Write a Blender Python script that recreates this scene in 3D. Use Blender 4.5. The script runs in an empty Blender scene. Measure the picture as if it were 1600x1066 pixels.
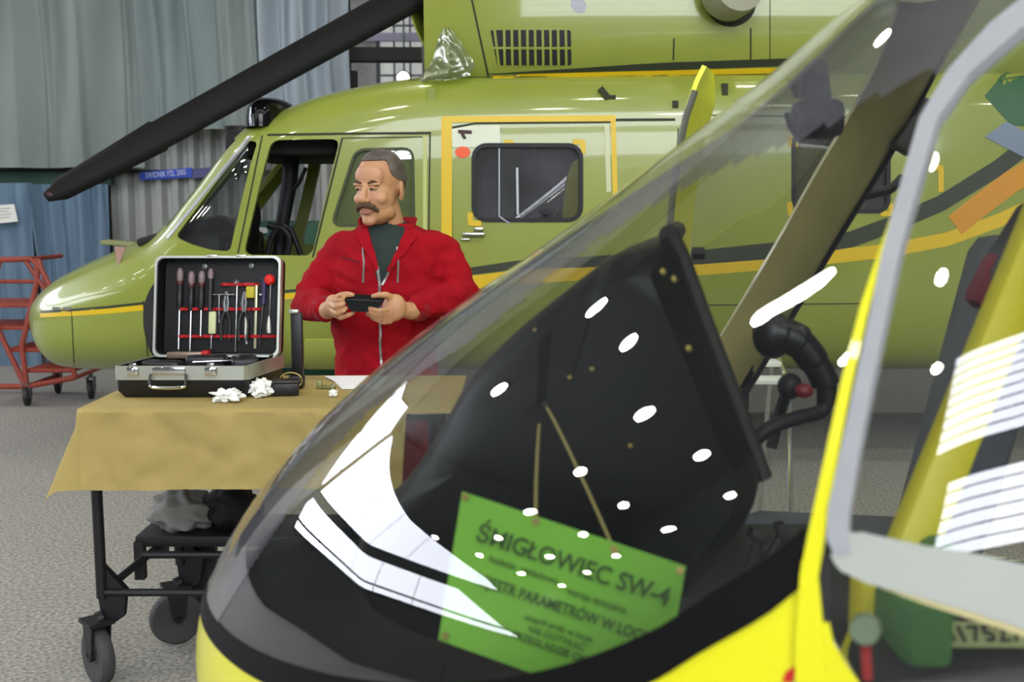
import bpy, bmesh, math, random
from mathutils import Vector, Matrix, Euler, noise
from mathutils.bvhtree import BVHTree
from math import sin, cos, pi, radians
random.seed(7)
SC = bpy.context.scene
COL = SC.collection
FPX = 1778.0; CAMH = 1.40; TH = math.atan2(208, FPX)
CAM = Vector((0, 0, CAMH))
def ray(px, py):                      # viewing ray through a pixel of the photo, per metre of depth
    u = (px-800)/FPX; v = (533-py)/FPX
    d = Vector((u, cos(TH)+v*sin(TH), -sin(TH)+v*cos(TH)))
    return d/d.y
def at(px, py, Y): return CAM + ray(px, py)*Y
def atz(px, py, z):
    r = ray(px, py); return CAM + r*((z-CAMH)/r.z)
def proj(p):
    d = p-CAM
    f = d.y*cos(TH)-d.z*sin(TH); up = d.y*sin(TH)+d.z*cos(TH)
    return (800+FPX*d.x/f, 533-FPX*up/f)
def lerp(a, b, t): return a+(b-a)*t
def interp(tab, x):                   # piecewise table, smooth (Catmull-Rom-like, monotone clamped)
    n = len(tab)
    if x <= tab[0][0]: return tab[0][1:]
    if x >= tab[-1][0]: return tab[-1][1:]
    for i in range(n-1):
        if tab[i][0] <= x <= tab[i+1][0]:
            h = tab[i+1][0]-tab[i][0]; t = (x-tab[i][0])/h
            out = []
            for k in range(1, len(tab[0])):
                def slope(j):
                    if j == 0: return (tab[1][k]-tab[0][k])/(tab[1][0]-tab[0][0])
                    if j == n-1: return (tab[-1][k]-tab[-2][k])/(tab[-1][0]-tab[-2][0])
                    s0 = (tab[j][k]-tab[j-1][k])/(tab[j][0]-tab[j-1][0]); s1 = (tab[j+1][k]-tab[j][k])/(tab[j+1][0]-tab[j][0])
                    if s0*s1 <= 0: return 0.0
                    return 2*s0*s1/(s0+s1)
                m0, m1 = slope(i)*h, slope(i+1)*h
                a, b = tab[i][k], tab[i+1][k]
                out.append((2*t**3-3*t**2+1)*a+(t**3-2*t**2+t)*m0+(-2*t**3+3*t**2)*b+(t**3-t**2)*m1)
            return tuple(out)
# ------------------------------------------------------------------ materials
def lin(c):
    if isinstance(c, str): c = [int(c[i:i+2], 16)/255 for i in (1, 3, 5)]
    return tuple(((x+0.055)/1.055)**2.4 if x > 0.04045 else x/12.92 for x in c[:3])+(1.0,)
MATS = {}
def M(name, col, rough=0.5, metal=0.0, var=None, bump=None, col2=None, spec=0.5, coat=0.0, emit=None, stretch=None):
    """procedural principled material; var=(scale, amount 0..1) blends towards col2; bump=(scale, strength)"""
    if name in MATS: return MATS[name]
    m = bpy.data.materials.new(name); m.use_nodes = True
    nt = m.node_tree; N = nt.nodes; L = nt.links
    b = N['Principled BSDF']
    b.inputs['Base Color'].default_value = lin(col); b.inputs['Roughness'].default_value = rough
    b.inputs['Metallic'].default_value = metal; b.inputs['Specular IOR Level'].default_value = spec
    b.inputs['Coat Weight'].default_value = coat; b.inputs['Coat Roughness'].default_value = 0.06
    if emit: b.inputs['Emission Color'].default_value = lin(emit[0]); b.inputs['Emission Strength'].default_value = emit[1]
    tc = N.new('ShaderNodeTexCoord')
    src = tc.outputs['Object']
    if stretch:
        mp = N.new('ShaderNodeMapping'); mp.inputs['Scale'].default_value = stretch
        L.new(src, mp.inputs['Vector']); src = mp.outputs['Vector']
    if var:
        nz = N.new('ShaderNodeTexNoise'); nz.inputs['Scale'].default_value = var[0]; nz.inputs['Detail'].default_value = 5
        L.new(src, nz.inputs['Vector'])
        rp = N.new('ShaderNodeMapRange'); rp.inputs['From Min'].default_value = 0.36; rp.inputs['From Max'].default_value = 0.64
        rp.inputs['To Max'].default_value = var[1]
        L.new(nz.outputs['Fac'], rp.inputs['Value'])
        mx = N.new('ShaderNodeMix'); mx.data_type = 'RGBA'
        mx.inputs['A'].default_value = lin(col); mx.inputs['B'].default_value = lin(col2 or '#000000')
        L.new(rp.outputs['Result'], mx.inputs['Factor']); L.new(mx.outputs['Result'], b.inputs['Base Color'])
    if bump:
        n2 = N.new('ShaderNodeTexNoise'); n2.inputs['Scale'].default_value = bump[0]; n2.inputs['Detail'].default_value = 4
        L.new(src, n2.inputs['Vector'])
        bp = N.new('ShaderNodeBump'); bp.inputs['Strength'].default_value = bump[1]; bp.inputs['Distance'].default_value = 0.01
        L.new(n2.outputs['Fac'], bp.inputs['Height']); L.new(bp.outputs['Normal'], b.inputs['Normal'])
    MATS[name] = m
    return m
def glass(name, tint, f0=0.07, haze=0.0, hazecol='#c8ccd0', rough=0.0, top=0.9, tmin=None):
    """thin pane: see-through with mirror reflection growing at grazing angles, optional milky film, also serving as a painted reflection"""
    m = bpy.data.materials.new(name); m.use_nodes = True
    nt = m.node_tree; N = nt.nodes; L = nt.links
    N.remove(N['Principled BSDF']); out = N['Material Output']
    tr = N.new('ShaderNodeBsdfTransparent'); tr.inputs['Color'].default_value = lin(tint)
    gl = N.new('ShaderNodeBsdfGlossy'); gl.inputs['Roughness'].default_value = rough
    gl.inputs['Color'].default_value = (1, 1, 1, 1)
    lw = N.new('ShaderNodeLayerWeight'); lw.inputs['Blend'].default_value = 0.5
    pw = N.new('ShaderNodeMath'); pw.operation = 'POWER'; pw.inputs[1].default_value = 4.0
    L.new(lw.outputs['Facing'], pw.inputs[0])
    mr = N.new('ShaderNodeMapRange'); mr.inputs['To Min'].default_value = f0; mr.inputs['To Max'].default_value = top
    L.new(pw.outputs[0], mr.inputs['Value'])
    base = tr
    if haze > 0:
        df = N.new('ShaderNodeBsdfDiffuse'); df.inputs['Color'].default_value = lin(hazecol)
        nz = N.new('ShaderNodeTexNoise'); nz.inputs['Scale'].default_value = 3.5; nz.inputs['Detail'].default_value = 6
        tc = N.new('ShaderNodeTexCoord'); L.new(tc.outputs['Object'], nz.inputs['Vector'])
        hr = N.new('ShaderNodeMapRange'); hr.inputs['From Min'].default_value = 0.35; hr.inputs['From Max'].default_value = 0.7
        hr.inputs['To Min'].default_value = haze*0.6; hr.inputs['To Max'].default_value = haze*1.3
        L.new(nz.outputs['Fac'], hr.inputs['Value'])
        m0 = N.new('ShaderNodeMixShader'); L.new(hr.outputs['Result'], m0.inputs[0])
        L.new(tr.outputs[0], m0.inputs[1]); L.new(df.outputs[0], m0.inputs[2]); base = m0
    mx = N.new('ShaderNodeMixShader'); L.new(mr.outputs['Result'], mx.inputs[0])
    L.new(base.outputs[0], mx.inputs[1]); L.new(gl.outputs[0], mx.inputs[2]); L.new(mx.outputs[0], out.inputs['Surface'])
    MATS[name] = m
    return m
# ------------------------------------------------------------------ objects
def base(o):
    v = Vector((0, 0, 0))
    while o is not None: v = v+o.location; o = o.parent
    return v
def tag(o, label=None, cat=None, group=None, kind=None):
    if label: o['label'] = label
    if cat: o['category'] = cat
    if group: o['group'] = group
    if kind: o['kind'] = kind
    return o
def thing(name, label, cat, loc=(0, 0, 0), group=None):
    o = bpy.data.objects.new(name, None); COL.objects.link(o); o.location = loc; o.empty_display_size = 0.1
    return tag(o, label, cat, group)
def frame(d, up=Vector((0, 0, 1))):
    d = Vector(d).normalized()
    if abs(d.dot(up)) > 0.98: up = Vector((1, 0, 0))
    a = d.cross(up).normalized(); b = a.cross(d).normalized()
    return a, b
class MB:
    def __init__(self): self.bm = bmesh.new(); self.mi = 0; self.mats = []
    def use(self, m):
        if m not in self.mats: self.mats.append(m)
        self.mi = self.mats.index(m); return self
    def add(self, V, Fc):
        vs = [self.bm.verts.new(v) for v in V]
        for f in Fc:
            try:
                q = self.bm.faces.new([vs[i] for i in f]); q.material_index = self.mi
            except ValueError: pass
        return self
    def box(self, c, s, R=None):
        c = Vector(c); V = []
        for x in (-.5, .5):
            for y in (-.5, .5):
                for z in (-.5, .5):
                    v = Vector((x*s[0], y*s[1], z*s[2])); V.append(c+(R @ v if R else v))
        return self.add(V, [(0, 1, 3, 2), (4, 6, 7, 5), (0, 4, 5, 1), (2, 3, 7, 6), (0, 2, 6, 4), (1, 5, 7, 3)])
    def rbox(self, c, s, r=0.01, R=None, seg=2):
        b = bmesh.new(); bmesh.ops.create_cube(b, size=1.0)
        for v in b.verts: v.co = Vector((v.co.x*s[0], v.co.y*s[1], v.co.z*s[2]))
        bmesh.ops.bevel(b, geom=b.edges[:], offset=min(r, min(s)*0.49), segments=seg, profile=0.5, affect='EDGES')
        b.verts.index_update(); c = Vector(c)
        self.add([c+(R @ v.co if R else v.co) for v in b.verts], [[v.index for v in f.verts] for f in b.faces]); b.free()
        return self
    def cyl(self, p0, p1, r0, r1=None, n=16):
        return self.tube([Vector(p0), Vector(p1)], [r0, r0 if r1 is None else r1], n)
    def tube(self, pts, r, n=8, closed=False, flat=1.0):
        pts = [Vector(p) for p in pts]; m = len(pts)
        rs = r if isinstance(r, (list, tuple)) else [r]*m
        V = []; a = None
        for i, p in enumerate(pts):
            if closed: t = pts[(i+1) % m]-pts[i-1]
            else: t = pts[min(i+1, m-1)]-pts[max(i-1, 0)]
            if t.length < 1e-9: t = Vector((0, 0, 1))
            t.normalize()
            if a is None: a, b = frame(t)
            else:
                a = a-t*a.dot(t)
                if a.length < 1e-6: a, _ = frame(t)
                a.normalize(); b = a.cross(t).normalized()
            for k in range(n):
                q = 2*pi*k/n; V.append(p+a*cos(q)*rs[i]+b*sin(q)*rs[i]*flat)
        Fc = []
        for i in range(m if closed else m-1):
            j = (i+1) % m
            for k in range(n):
                k2 = (k+1) % n; Fc.append((i*n+k, i*n+k2, j*n+k2, j*n+k))
        if not closed: Fc += [tuple(reversed(range(n))), tuple((m-1)*n+k for k in range(n))]
        return self.add(V, Fc)
    def ball(self, c, r, R=None, nu=20, nv=12):
        c = Vector(c); r = r if isinstance(r, (tuple, list)) else (r, r, r); V = []
        for j in range(1, nv):
            t = pi*j/nv
            for i in range(nu):
                q = 2*pi*i/nu; v = Vector((r[0]*sin(t)*cos(q), r[1]*sin(t)*sin(q), r[2]*cos(t)))
                V.append(c+(R @ v if R else v))
        for s in (1, -1):
            v = Vector((0, 0, s*r[2])); V.append(c+(R @ v if R else v))
        T = (nv-1)*nu; Fc = []
        for j in range(nv-2):
            for i in range(nu):
                i2 = (i+1) % nu; Fc.append((j*nu+i, (j+1)*nu+i, (j+1)*nu+i2, j*nu+i2))
        for i in range(nu):
            i2 = (i+1) % nu; Fc.append((T, i, i2)); Fc.append((T+1, (nv-2)*nu+i2, (nv-2)*nu+i))
        return self.add(V, Fc)
    def lathe(self, prof, o, axis=(0, 0, 1), n=24):
        o = Vector(o); ax = Vector(axis).normalized(); a, b = frame(ax); V = []
        for (r, h) in prof:
            for k in range(n):
                q = 2*pi*k/n; V.append(o+ax*h+(a*cos(q)+b*sin(q))*max(r, 1e-4))
        m = len(prof); Fc = []
        for i in range(m-1):
            for k in range(n):
                k2 = (k+1) % n; Fc.append((i*n+k, (i+1)*n+k, (i+1)*n+k2, i*n+k2))
        Fc += [tuple(range(n)), tuple((m-1)*n+k for k in reversed(range(n)))]
        return self.add(V, Fc)
    def prism(self, poly, vec):
        n = len(poly); V = [Vector(p) for p in poly]+[Vector(p)+Vector(vec) for p in poly]
        return self.add(V, [tuple(range(n)), tuple(n+i for i in reversed(range(n)))]+[(i, n+i, n+(i+1) % n, (i+1) % n) for i in range(n)])
    def grid(self, nu, nv, fn, closeu=False):
        V = [fn(i/(nu if closeu else nu-1), j/(nv-1)) for j in range(nv) for i in range(nu)]
        Fc = []
        for j in range(nv-1):
            for i in range(nu if closeu else nu-1):
                i2 = (i+1) % nu; Fc.append((j*nu+i, j*nu+i2, (j+1)*nu+i2, (j+1)*nu+i))
        return self.add(V, Fc)
    def sheet(self, nu, nv, fn, th):
        """a thin solid sheet"""
        b = MB(); b.grid(nu, nv, fn)
        bmesh.ops.recalc_face_normals(b.bm, faces=b.bm.faces[:])
        bmesh.ops.solidify(b.bm, geom=b.bm.faces[:], thickness=th)
        return self.take(b)
    def take(self, b):
        b.bm.verts.index_update()
        self.add([v.co.copy() for v in b.bm.verts], [[v.index for v in f.verts] for f in b.bm.faces]); b.bm.free()
        return self
    def raised(self, P, Nn, w, off=0.003, dig=0.004):
        """raised strip along points P with normals Nn; w one width or a list"""
        m = len(P); V = []
        for i in range(m):
            t = (P[min(i+1, m-1)]-P[max(i-1, 0)]).normalized(); s = Nn[i].cross(t).normalized(); ww = (w[i] if isinstance(w, (list, tuple)) else w)/2
            V += [P[i]-s*ww-Nn[i]*dig, P[i]-s*ww+Nn[i]*off, P[i]+s*ww+Nn[i]*off, P[i]+s*ww-Nn[i]*dig]
        Fc = []
        for i in range(m-1):
            for k in range(4): Fc.append((i*4+k, i*4+(k+1) % 4, i*4+4+(k+1) % 4, i*4+4+k))
        Fc += [(3, 2, 1, 0), tuple((m-1)*4+k for k in range(4))]
        return self.add(V, Fc)
    def build(self, name, mat=None, parent=None, smooth=True, ang=38, recalc=True, weld=0.0):
        if weld: bmesh.ops.remove_doubles(self.bm, verts=self.bm.verts[:], dist=weld)
        if recalc: bmesh.ops.recalc_face_normals(self.bm, faces=self.bm.faces[:])
        off = base(parent)
        for v in self.bm.verts: v.co -= off
        me = bpy.data.meshes.new(name); self.bm.to_mesh(me); self.bm.free()
        ml = self.mats or ([mat] if mat else [])
        for m in ml: me.materials.append(m)
        if smooth:
            for p in me.polygons: p.use_smooth = True
            me.set_sharp_from_angle(angle=radians(ang))
        o = bpy.data.objects.new(name, me); COL.objects.link(o)
        if parent is not None: o.parent = parent
        return o
def solo(mb, name, mat, label, cat, origin=None, group=None, kind=None, **k):
    """a thing that is one mesh, its origin at `origin`"""
    o = mb.build(name, mat, None, **k)
    if origin is not None:
        origin = Vector(origin); o.data.transform(Matrix.Translation(-origin)); o.location = origin
    return tag(o, label, cat, group, kind)
def copy_tree(o, parent=None):
    c = o.copy(); COL.objects.link(c)
    if parent is not None: c.parent = parent
    for ch in list(o.children): copy_tree(ch, c)
    return c
def evaluated(o):
    dg = bpy.context.evaluated_depsgraph_get()
    me = bpy.data.meshes.new_from_object(o.evaluated_get(dg)); old = o.data
    o.modifiers.clear(); o.data = me; bpy.data.meshes.remove(old)
    return o
def cut(o, cutters):
    for c in cutters:
        m = o.modifiers.new('b', 'BOOLEAN'); m.operation = 'DIFFERENCE'; m.solver = 'EXACT'; m.object = c
    evaluated(o)
    for c in cutters:
        me = c.data; bpy.data.objects.remove(c); bpy.data.meshes.remove(me)
    return o
def resample(pts, step):
    pts = [Vector(p) for p in pts]; out = [pts[0]]
    for a, b in zip(pts, pts[1:]):
        n = max(1, int((b-a).length/step))
        for i in range(1, n+1): out.append(a.lerp(b, i/n))
    return out
def smooth_line(pts, n=10):
    """Catmull-Rom through points"""
    P = [Vector(p) for p in pts]; out = []
    for i in range(len(P)-1):
        p0 = P[max(i-1, 0)]; p1 = P[i]; p2 = P[i+1]; p3 = P[min(i+2, len(P)-1)]
        for k in range(n):
            t = k/n
            out.append(0.5*((2*p1)+(-p0+p2)*t+(2*p0-5*p1+4*p2-p3)*t*t+(-p0+3*p1-3*p2+p3)*t**3))
    out.append(P[-1]); return out
def rrect(x0, y0, x1, y1, r, n=5):
    out = []
    for (cx, cy, a0) in ((x1-r, y1-r, 0), (x0+r, y1-r, 90), (x0+r, y0+r, 180), (x1-r, y0+r, 270)):
        for k in range(n+1):
            q = radians(a0+90*k/n); out.append((cx+r*cos(q), cy+r*sin(q)))
    return out
def rpoly(pts, r, n=4):
    """polygon with rounded corners"""
    out = []; m = len(pts)
    for i in range(m):
        p = Vector(pts[i]).to_2d(); a = Vector(pts[i-1]).to_2d(); b = Vector(pts[(i+1) % m]).to_2d()
        da = (a-p); db = (b-p); rr = min(r, da.length*.45, db.length*.45)
        q0 = p+da.normalized()*rr; q1 = p+db.normalized()*rr
        for k in range(n+1):
            t = k/n; out.append(tuple(q0*(1-t)**2+p*2*t*(1-t)+q1*t*t))
    return out
class Skin:
    """traces lines and patches of the photograph onto a modelled surface"""
    def __init__(self, V, Fc): self.b = BVHTree.FromPolygons(V, Fc)
    def hit(self, px, py, nth=0):
        r = ray(px, py); p = CAM
        for i in range(nth+1):
            h = self.b.ray_cast(p, r)
            if h[0] is None: return None
            p = h[0]+r.normalized()*0.01
        n = h[1].copy()
        if n.dot(r) > 0: n = -n
        return h[0], n
    def line(self, mb, pxs, w, off=0.003, step=8, nth=0, dig=0.006):
        P = []; Nn = []
        for q in resample([(p[0], p[1], 0) for p in pxs], step):
            h = self.hit(q.x, q.y, nth)
            if h: P.append(h[0]); Nn.append(h[1])
        if len(P) > 1: mb.raised(P, Nn, w, off, dig)
        return mb
    def patch(self, mb, poly, off=0.004, th=0.006, cell=14, nth=0):
        b = bmesh.new()
        vs = [b.verts.new((p[0], p[1], 0)) for p in poly]; b.faces.new(vs)
        bmesh.ops.triangulate(b, faces=b.faces[:])
        for _ in range(5):
            es = [e for e in b.edges if e.calc_length() > cell]
            if not es: break
            bmesh.ops.subdivide_edges(b, edges=es, cuts=1); bmesh.ops.triangulate(b, faces=b.faces[:])
        last = None
        for v in b.verts:
            h = self.hit(v.co.x, v.co.y, nth)
            if h: v.co = h[0]+h[1]*off; last = v.co.copy()
            else: v.co = last.copy() if last else Vector((0, 6, 1))
        bmesh.ops.recalc_face_normals(b, faces=b.faces[:])
        if th:
            f0 = b.faces[:]; s = sum(((CAM-f.calc_center_median()).dot(f.normal)*f.calc_area() for f in f0))
            bmesh.ops.solidify(b, geom=f0, thickness=th if s > 0 else -th)
        m = MB(); m.bm.free(); m.bm = b
        return mb.take(m)
def text_obj(name, body, size, mat, origin, X, Y, parent=None, align='CENTER', ext=0.0008, bold=0.0, sx=1.0):
    """flat lettering as a mesh on the plane spanned by X, Y"""
    cu = bpy.data.curves.new(name, 'FONT'); cu.body = body; cu.size = size; cu.align_x = align; cu.align_y = 'CENTER'
    cu.extrude = ext; cu.offset = bold; cu.resolution_u = 3
    t = bpy.data.objects.new(name, cu); COL.objects.link(t)
    dg = bpy.context.evaluated_depsgraph_get(); me = bpy.data.meshes.new_from_object(t.evaluated_get(dg))
    bpy.data.objects.remove(t); bpy.data.curves.remove(cu)
    X = Vector(X).normalized(); Y = (Vector(Y)-X*X.dot(Vector(Y))).normalized(); Z = X.cross(Y)
    mt = Matrix((X*sx, Y, Z)).transposed().to_4x4(); mt.translation = Vector(origin)-base(parent)
    me.transform(mt); me.materials.clear(); me.materials.append(mat); me.name = name
    o = bpy.data.objects.new(name, me); COL.objects.link(o)
    if parent is not None: o.parent = parent
    return o
# ---- foreground helicopter: local frame l (forward), w (towards its left side, where the camera is), z
FO = Vector((0.41, 1.95, 0)); FF = Vector((-0.985, 0.17, 0)).normalized(); FW = Vector((-FF.y, FF.x, 0))
def fw(l, w, z): return FO+FF*l+FW*w+Vector((0, 0, z))
def floc(p):
    d = p-FO; return (d.dot(FF), d.dot(FW), p.z)
#        l     zt     zb    zm    hw   nu   nl
FTAB = [(-2.6, 1.95, 0.55, 0.95, 0.64, 2.6, 2.6),
        (-1.6, 2.02, 0.38, 0.72, 0.81, 2.5, 2.4),
        (-0.8, 1.97, 0.33, 0.64, 0.85, 2.4, 2.3),
        (-0.2, 1.755, 0.32, 0.60, 0.845, 2.3, 2.2),
        (0.0, 1.60, 0.32, 0.59, 0.83, 2.2, 2.2),
        (0.15, 1.485, 0.33, 0.58, 0.80, 2.15, 2.2),
        (0.30, 1.372, 0.34, 0.57, 0.75, 2.1, 2.1),
        (0.53, 1.211, 0.36, 0.56, 0.625, 2.05, 2.0),
        (0.72, 1.056, 0.39, 0.56, 0.475, 2.0, 2.0),
        (0.86, 0.905, 0.43, 0.57, 0.325, 2.0, 2.0),
        (0.95, 0.775, 0.48, 0.585, 0.185, 2.0, 2.0),
        (0.985, 0.70, 0.535, 0.60, 0.095, 2.0, 2.0),
        (0.997, 0.622, 0.618, 0.62, 0.005, 2.0, 2.0)]
def fsec(l, a, off=0.0):
    zt, zb, zm, hw, nu, nl = interp(FTAB, l)
    c, s = cos(a), sin(a)
    n = nu if s >= 0 else nl
    w = (hw-off)*math.copysign(abs(c)**(2/n), c)
    z = zm+((zt-zm if s >= 0 else zm-zb)-off)*math.copysign(abs(s)**(2/n), s)
    return fw(l, w, z)
FL = [-2.6+1.9*i/40 for i in range(40)]+[-0.7+0.7*i/70 for i in range(71)]+[0.997*(1-(1-i/110)**1.6) for i in range(1, 111)]
NA = 320
def fgrid(off=0.0):
    V = []; 
    for l in FL:
        for k in range(NA): V.append(fsec(l, 2*pi*k/NA, off))
    Fc = []
    for i in range(len(FL)-1):
        for k in range(NA):
            k2 = (k+1) % NA
            Fc.append((i*NA+k, i*NA+k2, (i+1)*NA+k2, (i+1)*NA+k))
    return V, Fc
# ------------------------------------------------------------------ camera
cd = bpy.data.cameras.new('camera'); cam = bpy.data.objects.new('camera', cd); COL.objects.link(cam)
cam.location = CAM; cam.rotation_euler = (pi/2-TH, 0, 0); cd.sensor_width = 36; cd.lens = FPX*36/1600
cd.clip_start = 0.05; cd.clip_end = 200
cd.dof.use_dof = True; cd.dof.focus_distance = 4.1; cd.dof.aperture_fstop = 4.0
SC.camera = cam
SC.view_settings.view_transform = 'Standard'; SC.view_settings.look = 'None'; SC.view_settings.gamma = 1
SC.view_settings.use_curve_mapping = False; SC.view_settings.exposure = -0.12
w = bpy.data.worlds.new('world'); SC.world = w; w.use_nodes = True
w.node_tree.nodes['Background'].inputs[0].default_value = (0.5, 0.55, 0.62, 1); w.node_tree.nodes['Background'].inputs[1].default_value = 0.5
# ------------------------------------------------------------------ hangar shell
def struct(mb, name, mat, **k): return tag(mb.build(name, mat, None, **k), kind='structure')
XL, XR, YB, YF, ZC = -26.0, 12.0, -12.0, 24.0, 14.6
m_floor = M('floor_terrazzo', '#b0ada6', 0.62, var=(70, 0.75), col2='#5d5c57', bump=(90, 0.015))
nt = m_floor.node_tree                      # broad worn patches over the fine speckle
struct(MB().box(((XL+XR)/2, (YB+YF)/2, -0.05), (XR-XL, YF-YB, 0.1)), 'floor', m_floor, smooth=False)
m_ceil = M('ceiling_sheet', '#4b4d4c', 0.9, var=(1.5, 0.4), col2='#343634')
struct(MB().box(((XL+XR)/2, (YB+YF)/2, ZC+0.1), (XR-XL, YF-YB, 0.2)), 'ceiling', m_ceil, smooth=False)
m_wall = M('wall_paint', '#6f7370', 0.85, var=(1.2, 0.35), col2='#565a57')
m_far = M('wall_concrete', '#a8a69f', 0.9, var=(3, 0.6), col2='#77756f')
m_frame = M('window_steel', '#4a4d52', 0.6)
m_day = M('window_daylight', '#ffffff', 0.6, emit=('#eef2ff', 11.0))
# left wall: glazing in a lower and an upper band under a sloping roof line
def wall_window(name, poly, plane, ax, lines):
    """glazed opening on an axis plane; poly in (horizontal, z); lines = mullions"""
    P3 = (lambda h, z, o=0.0: Vector((plane+o, h, z))) if ax == 'x' else (lambda h, z, o=0.0: Vector((h, plane+o, z)))
    dv = Vector((0.03, 0, 0)) if ax == 'x' else Vector((0, 0.03, 0))
    o = struct(MB().prism([P3(h, z) for h, z in poly], dv), name, m_day, smooth=False)
    f = MB(); n = len(poly)
    for i in range(n):
        a, b = P3(*poly[i], 0.05), P3(*poly[(i+1) % n], 0.05); f.cyl(a, b, 0.07, n=6)
    for (a, b, r) in lines: f.cyl(P3(*a, 0.07), P3(*b, 0.07), r, n=6)
    f.build('window_frame', m_frame, o)
    return o
struct(MB().box((XL-0.1, (YB+YF)/2, ZC/2), (0.2, YF-YB, ZC)), 'wall_left', m_wall, smooth=False)
def sc(P): return [(a_*3.25, 1+(b_-1)*3.25) for a_, b_ in P]
lo = sc([(-2.5, 2.18), (6.3, 2.25), (7.1, 2.7), (7.1, 2.9), (-0.1, 2.86)])
up = sc([(-1.2, 3.05), (7.1, 3.05), (7.1, 5.05), (6.6, 4.95), (2.5, 3.85), (-0.6, 3.25)])
wall_window('window_1', lo, XL+0.01, 'x', [(*sc([(-1.9+0.5*i, 2.15+0.005*i), (-1.7+0.53*i, 2.86)]), 0.03) for i in range(5, 17, 2)]+[(*sc([(-2.0, 2.32), (6.8, 2.42)]), 0.07)])
wall_window('window_2', up, XL+0.01, 'x', [(*sc([(0.4+1.2*i, 3.05), (0.4+1.2*i, min(4.9, 3.3+0.28*(1.2*i)))]), 0.03) for i in range(1, 6)])
wall_window('window_6', [(-25.6, 7.8), (-19, 9), (-14.4, 9.5), (-18, 11.2), (-21.5, 13.5), (-25.6, 13.9)], YF-0.04, 'y', [((-25.6, 9.4), (-15.2, 9.8), 0.12), ((-22, 8.5), (-22, 13.4), 0.04)])
# wall behind the camera with two bands of glazing
struct(MB().box(((XL+XR)/2, YB-0.1, ZC/2), (XR-XL, 0.2, ZC)), 'wall_rear', m_wall, smooth=False)
wall_window('window_3', [(-3.2, 3.3), (9, 3.3), (9, 6.0), (-3.2, 6.0)], YB+0.01, 'y', [((-3.2, 3.3+0.45*i), (9, 3.3+0.45*i), 0.03) for i in range(1, 6)])
wall_window('window_4', [(-4.4, 7.2), (9, 7.2), (9, 11.8), (-4.4, 11.8)], YB+0.01, 'y', [((-4.4, 7.2+0.5*i), (9, 7.2+0.5*i), 0.035) for i in range(1, 9)])
struct(MB().box((XR+0.1, (YB+YF)/2, ZC/2), (0.2, YF-YB, ZC)), 'wall_right', m_wall, smooth=False)
struct(MB().box(((XL+XR)/2, YF+0.1, ZC/2), (XR-XL, 0.2, ZC)), 'wall_far', m_far, smooth=False)
# partition behind the tarpaulins: left part and right part leave an opening into the far bay
struct(MB().box((-4.75, 10.75, 2.15), (6.5, 0.2, 4.3)), 'wall_back', M('partition_dark', '#2f3432', 0.9), smooth=False)
struct(MB().box((6.4, 10.75, ZC/2), (11.2, 0.2, ZC)), 'wall_partition', m_wall, smooth=False)
lt = MB(); a, b = at(545, 86, 10.6), at(690, 86, 10.6)
lt.box(((a.x+b.x)/2+0.2, 10.6, a.z), (b.x-a.x+0.6, 0.18, 0.12)); a = at(551, 110, 10.6); lt.box((a.x, 10.6, 1.32), (0.075, 0.12, 2.64))
struct(lt, 'trim_1', M('steel_dark', '#2a2624', 0.7), smooth=False)
# lattice glazing high on the far wall
lw = MB(); p0 = at(590, 12, 23.9); p1 = at(700, 130, 23.9)
lat = struct(MB().box(((p0.x+p1.x)/2+1.0, 23.95, (p0.z+p1.z)/2), (p1.x-p0.x+2.0, 0.08, p0.z-p1.z)), 'window_5', M('window_far_glow', '#a8a8a0', 0.8, emit=('#d8dcd8', 0.55), var=(2.5, 0.9), col2='#4a4a46'), smooth=False)
for i in range(0, 12):
    x = p0.x+0.33*i; lw.box((x, 23.88, (p0.z+p1.z)/2), (0.035 if i % 3 else 0.08, 0.06, p0.z-p1.z))
for k, t in enumerate((0.1, 0.24, 0.42, 0.60, 0.72, 0.9)):
    z = lerp(p0.z, p1.z, t); lw.box(((p0.x+p1.x)/2+1.0, 23.86, z), (p1.x-p0.x+2.0, 0.06, 0.09 if k in (2, 3) else 0.035))
lw.build('window_frame', m_frame, lat)
pl = at(560, 58, 23.7); pr = at(700, 58, 23.7)
struct(MB().box(((pl.x+pr.x)/2, 23.7, pl.z), (pr.x-pl.x, 0.1, 0.16)), 'trim_2', M('beam_lilac', '#a9a6b4', 0.7), smooth=False)
# corrugated sheet wall
m_cor = M('corrugated_sheet', '#b4b6b2', 0.5, var=(2, 0.35), col2='#8b8d84')
ca, cb = at(172, 200, 10.4), at(560, 200, 10.4)
def corr(x0, x1, z0, z1, y, pitch, amp):
    n = int((x1-x0)/pitch*10)
    def fn(u, v):
        x = lerp(x0, x1, u); t = (x/pitch) % 1.0
        s = max(-1, min(1, 2.2*sin(2*pi*t))); return Vector((x, y+amp*s, lerp(z0, z1, v)))
    return MB().sheet(n, 2, fn, 0.004)
struct(corr(ca.x, cb.x, 0, ca.z+0.2, 10.4, 0.15, 0.048), 'wall_corrugated', m_cor)
q0, q1 = at(172, 268, 10.33), at(420, 262, 10.33)
struct(MB().box(((q0.x+q1.x)/2, 10.35, q0.z), (q1.x-q0.x, 0.05, 0.03)), 'trim_3', M('rail_dark', '#26282a', 0.6), smooth=False)
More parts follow.
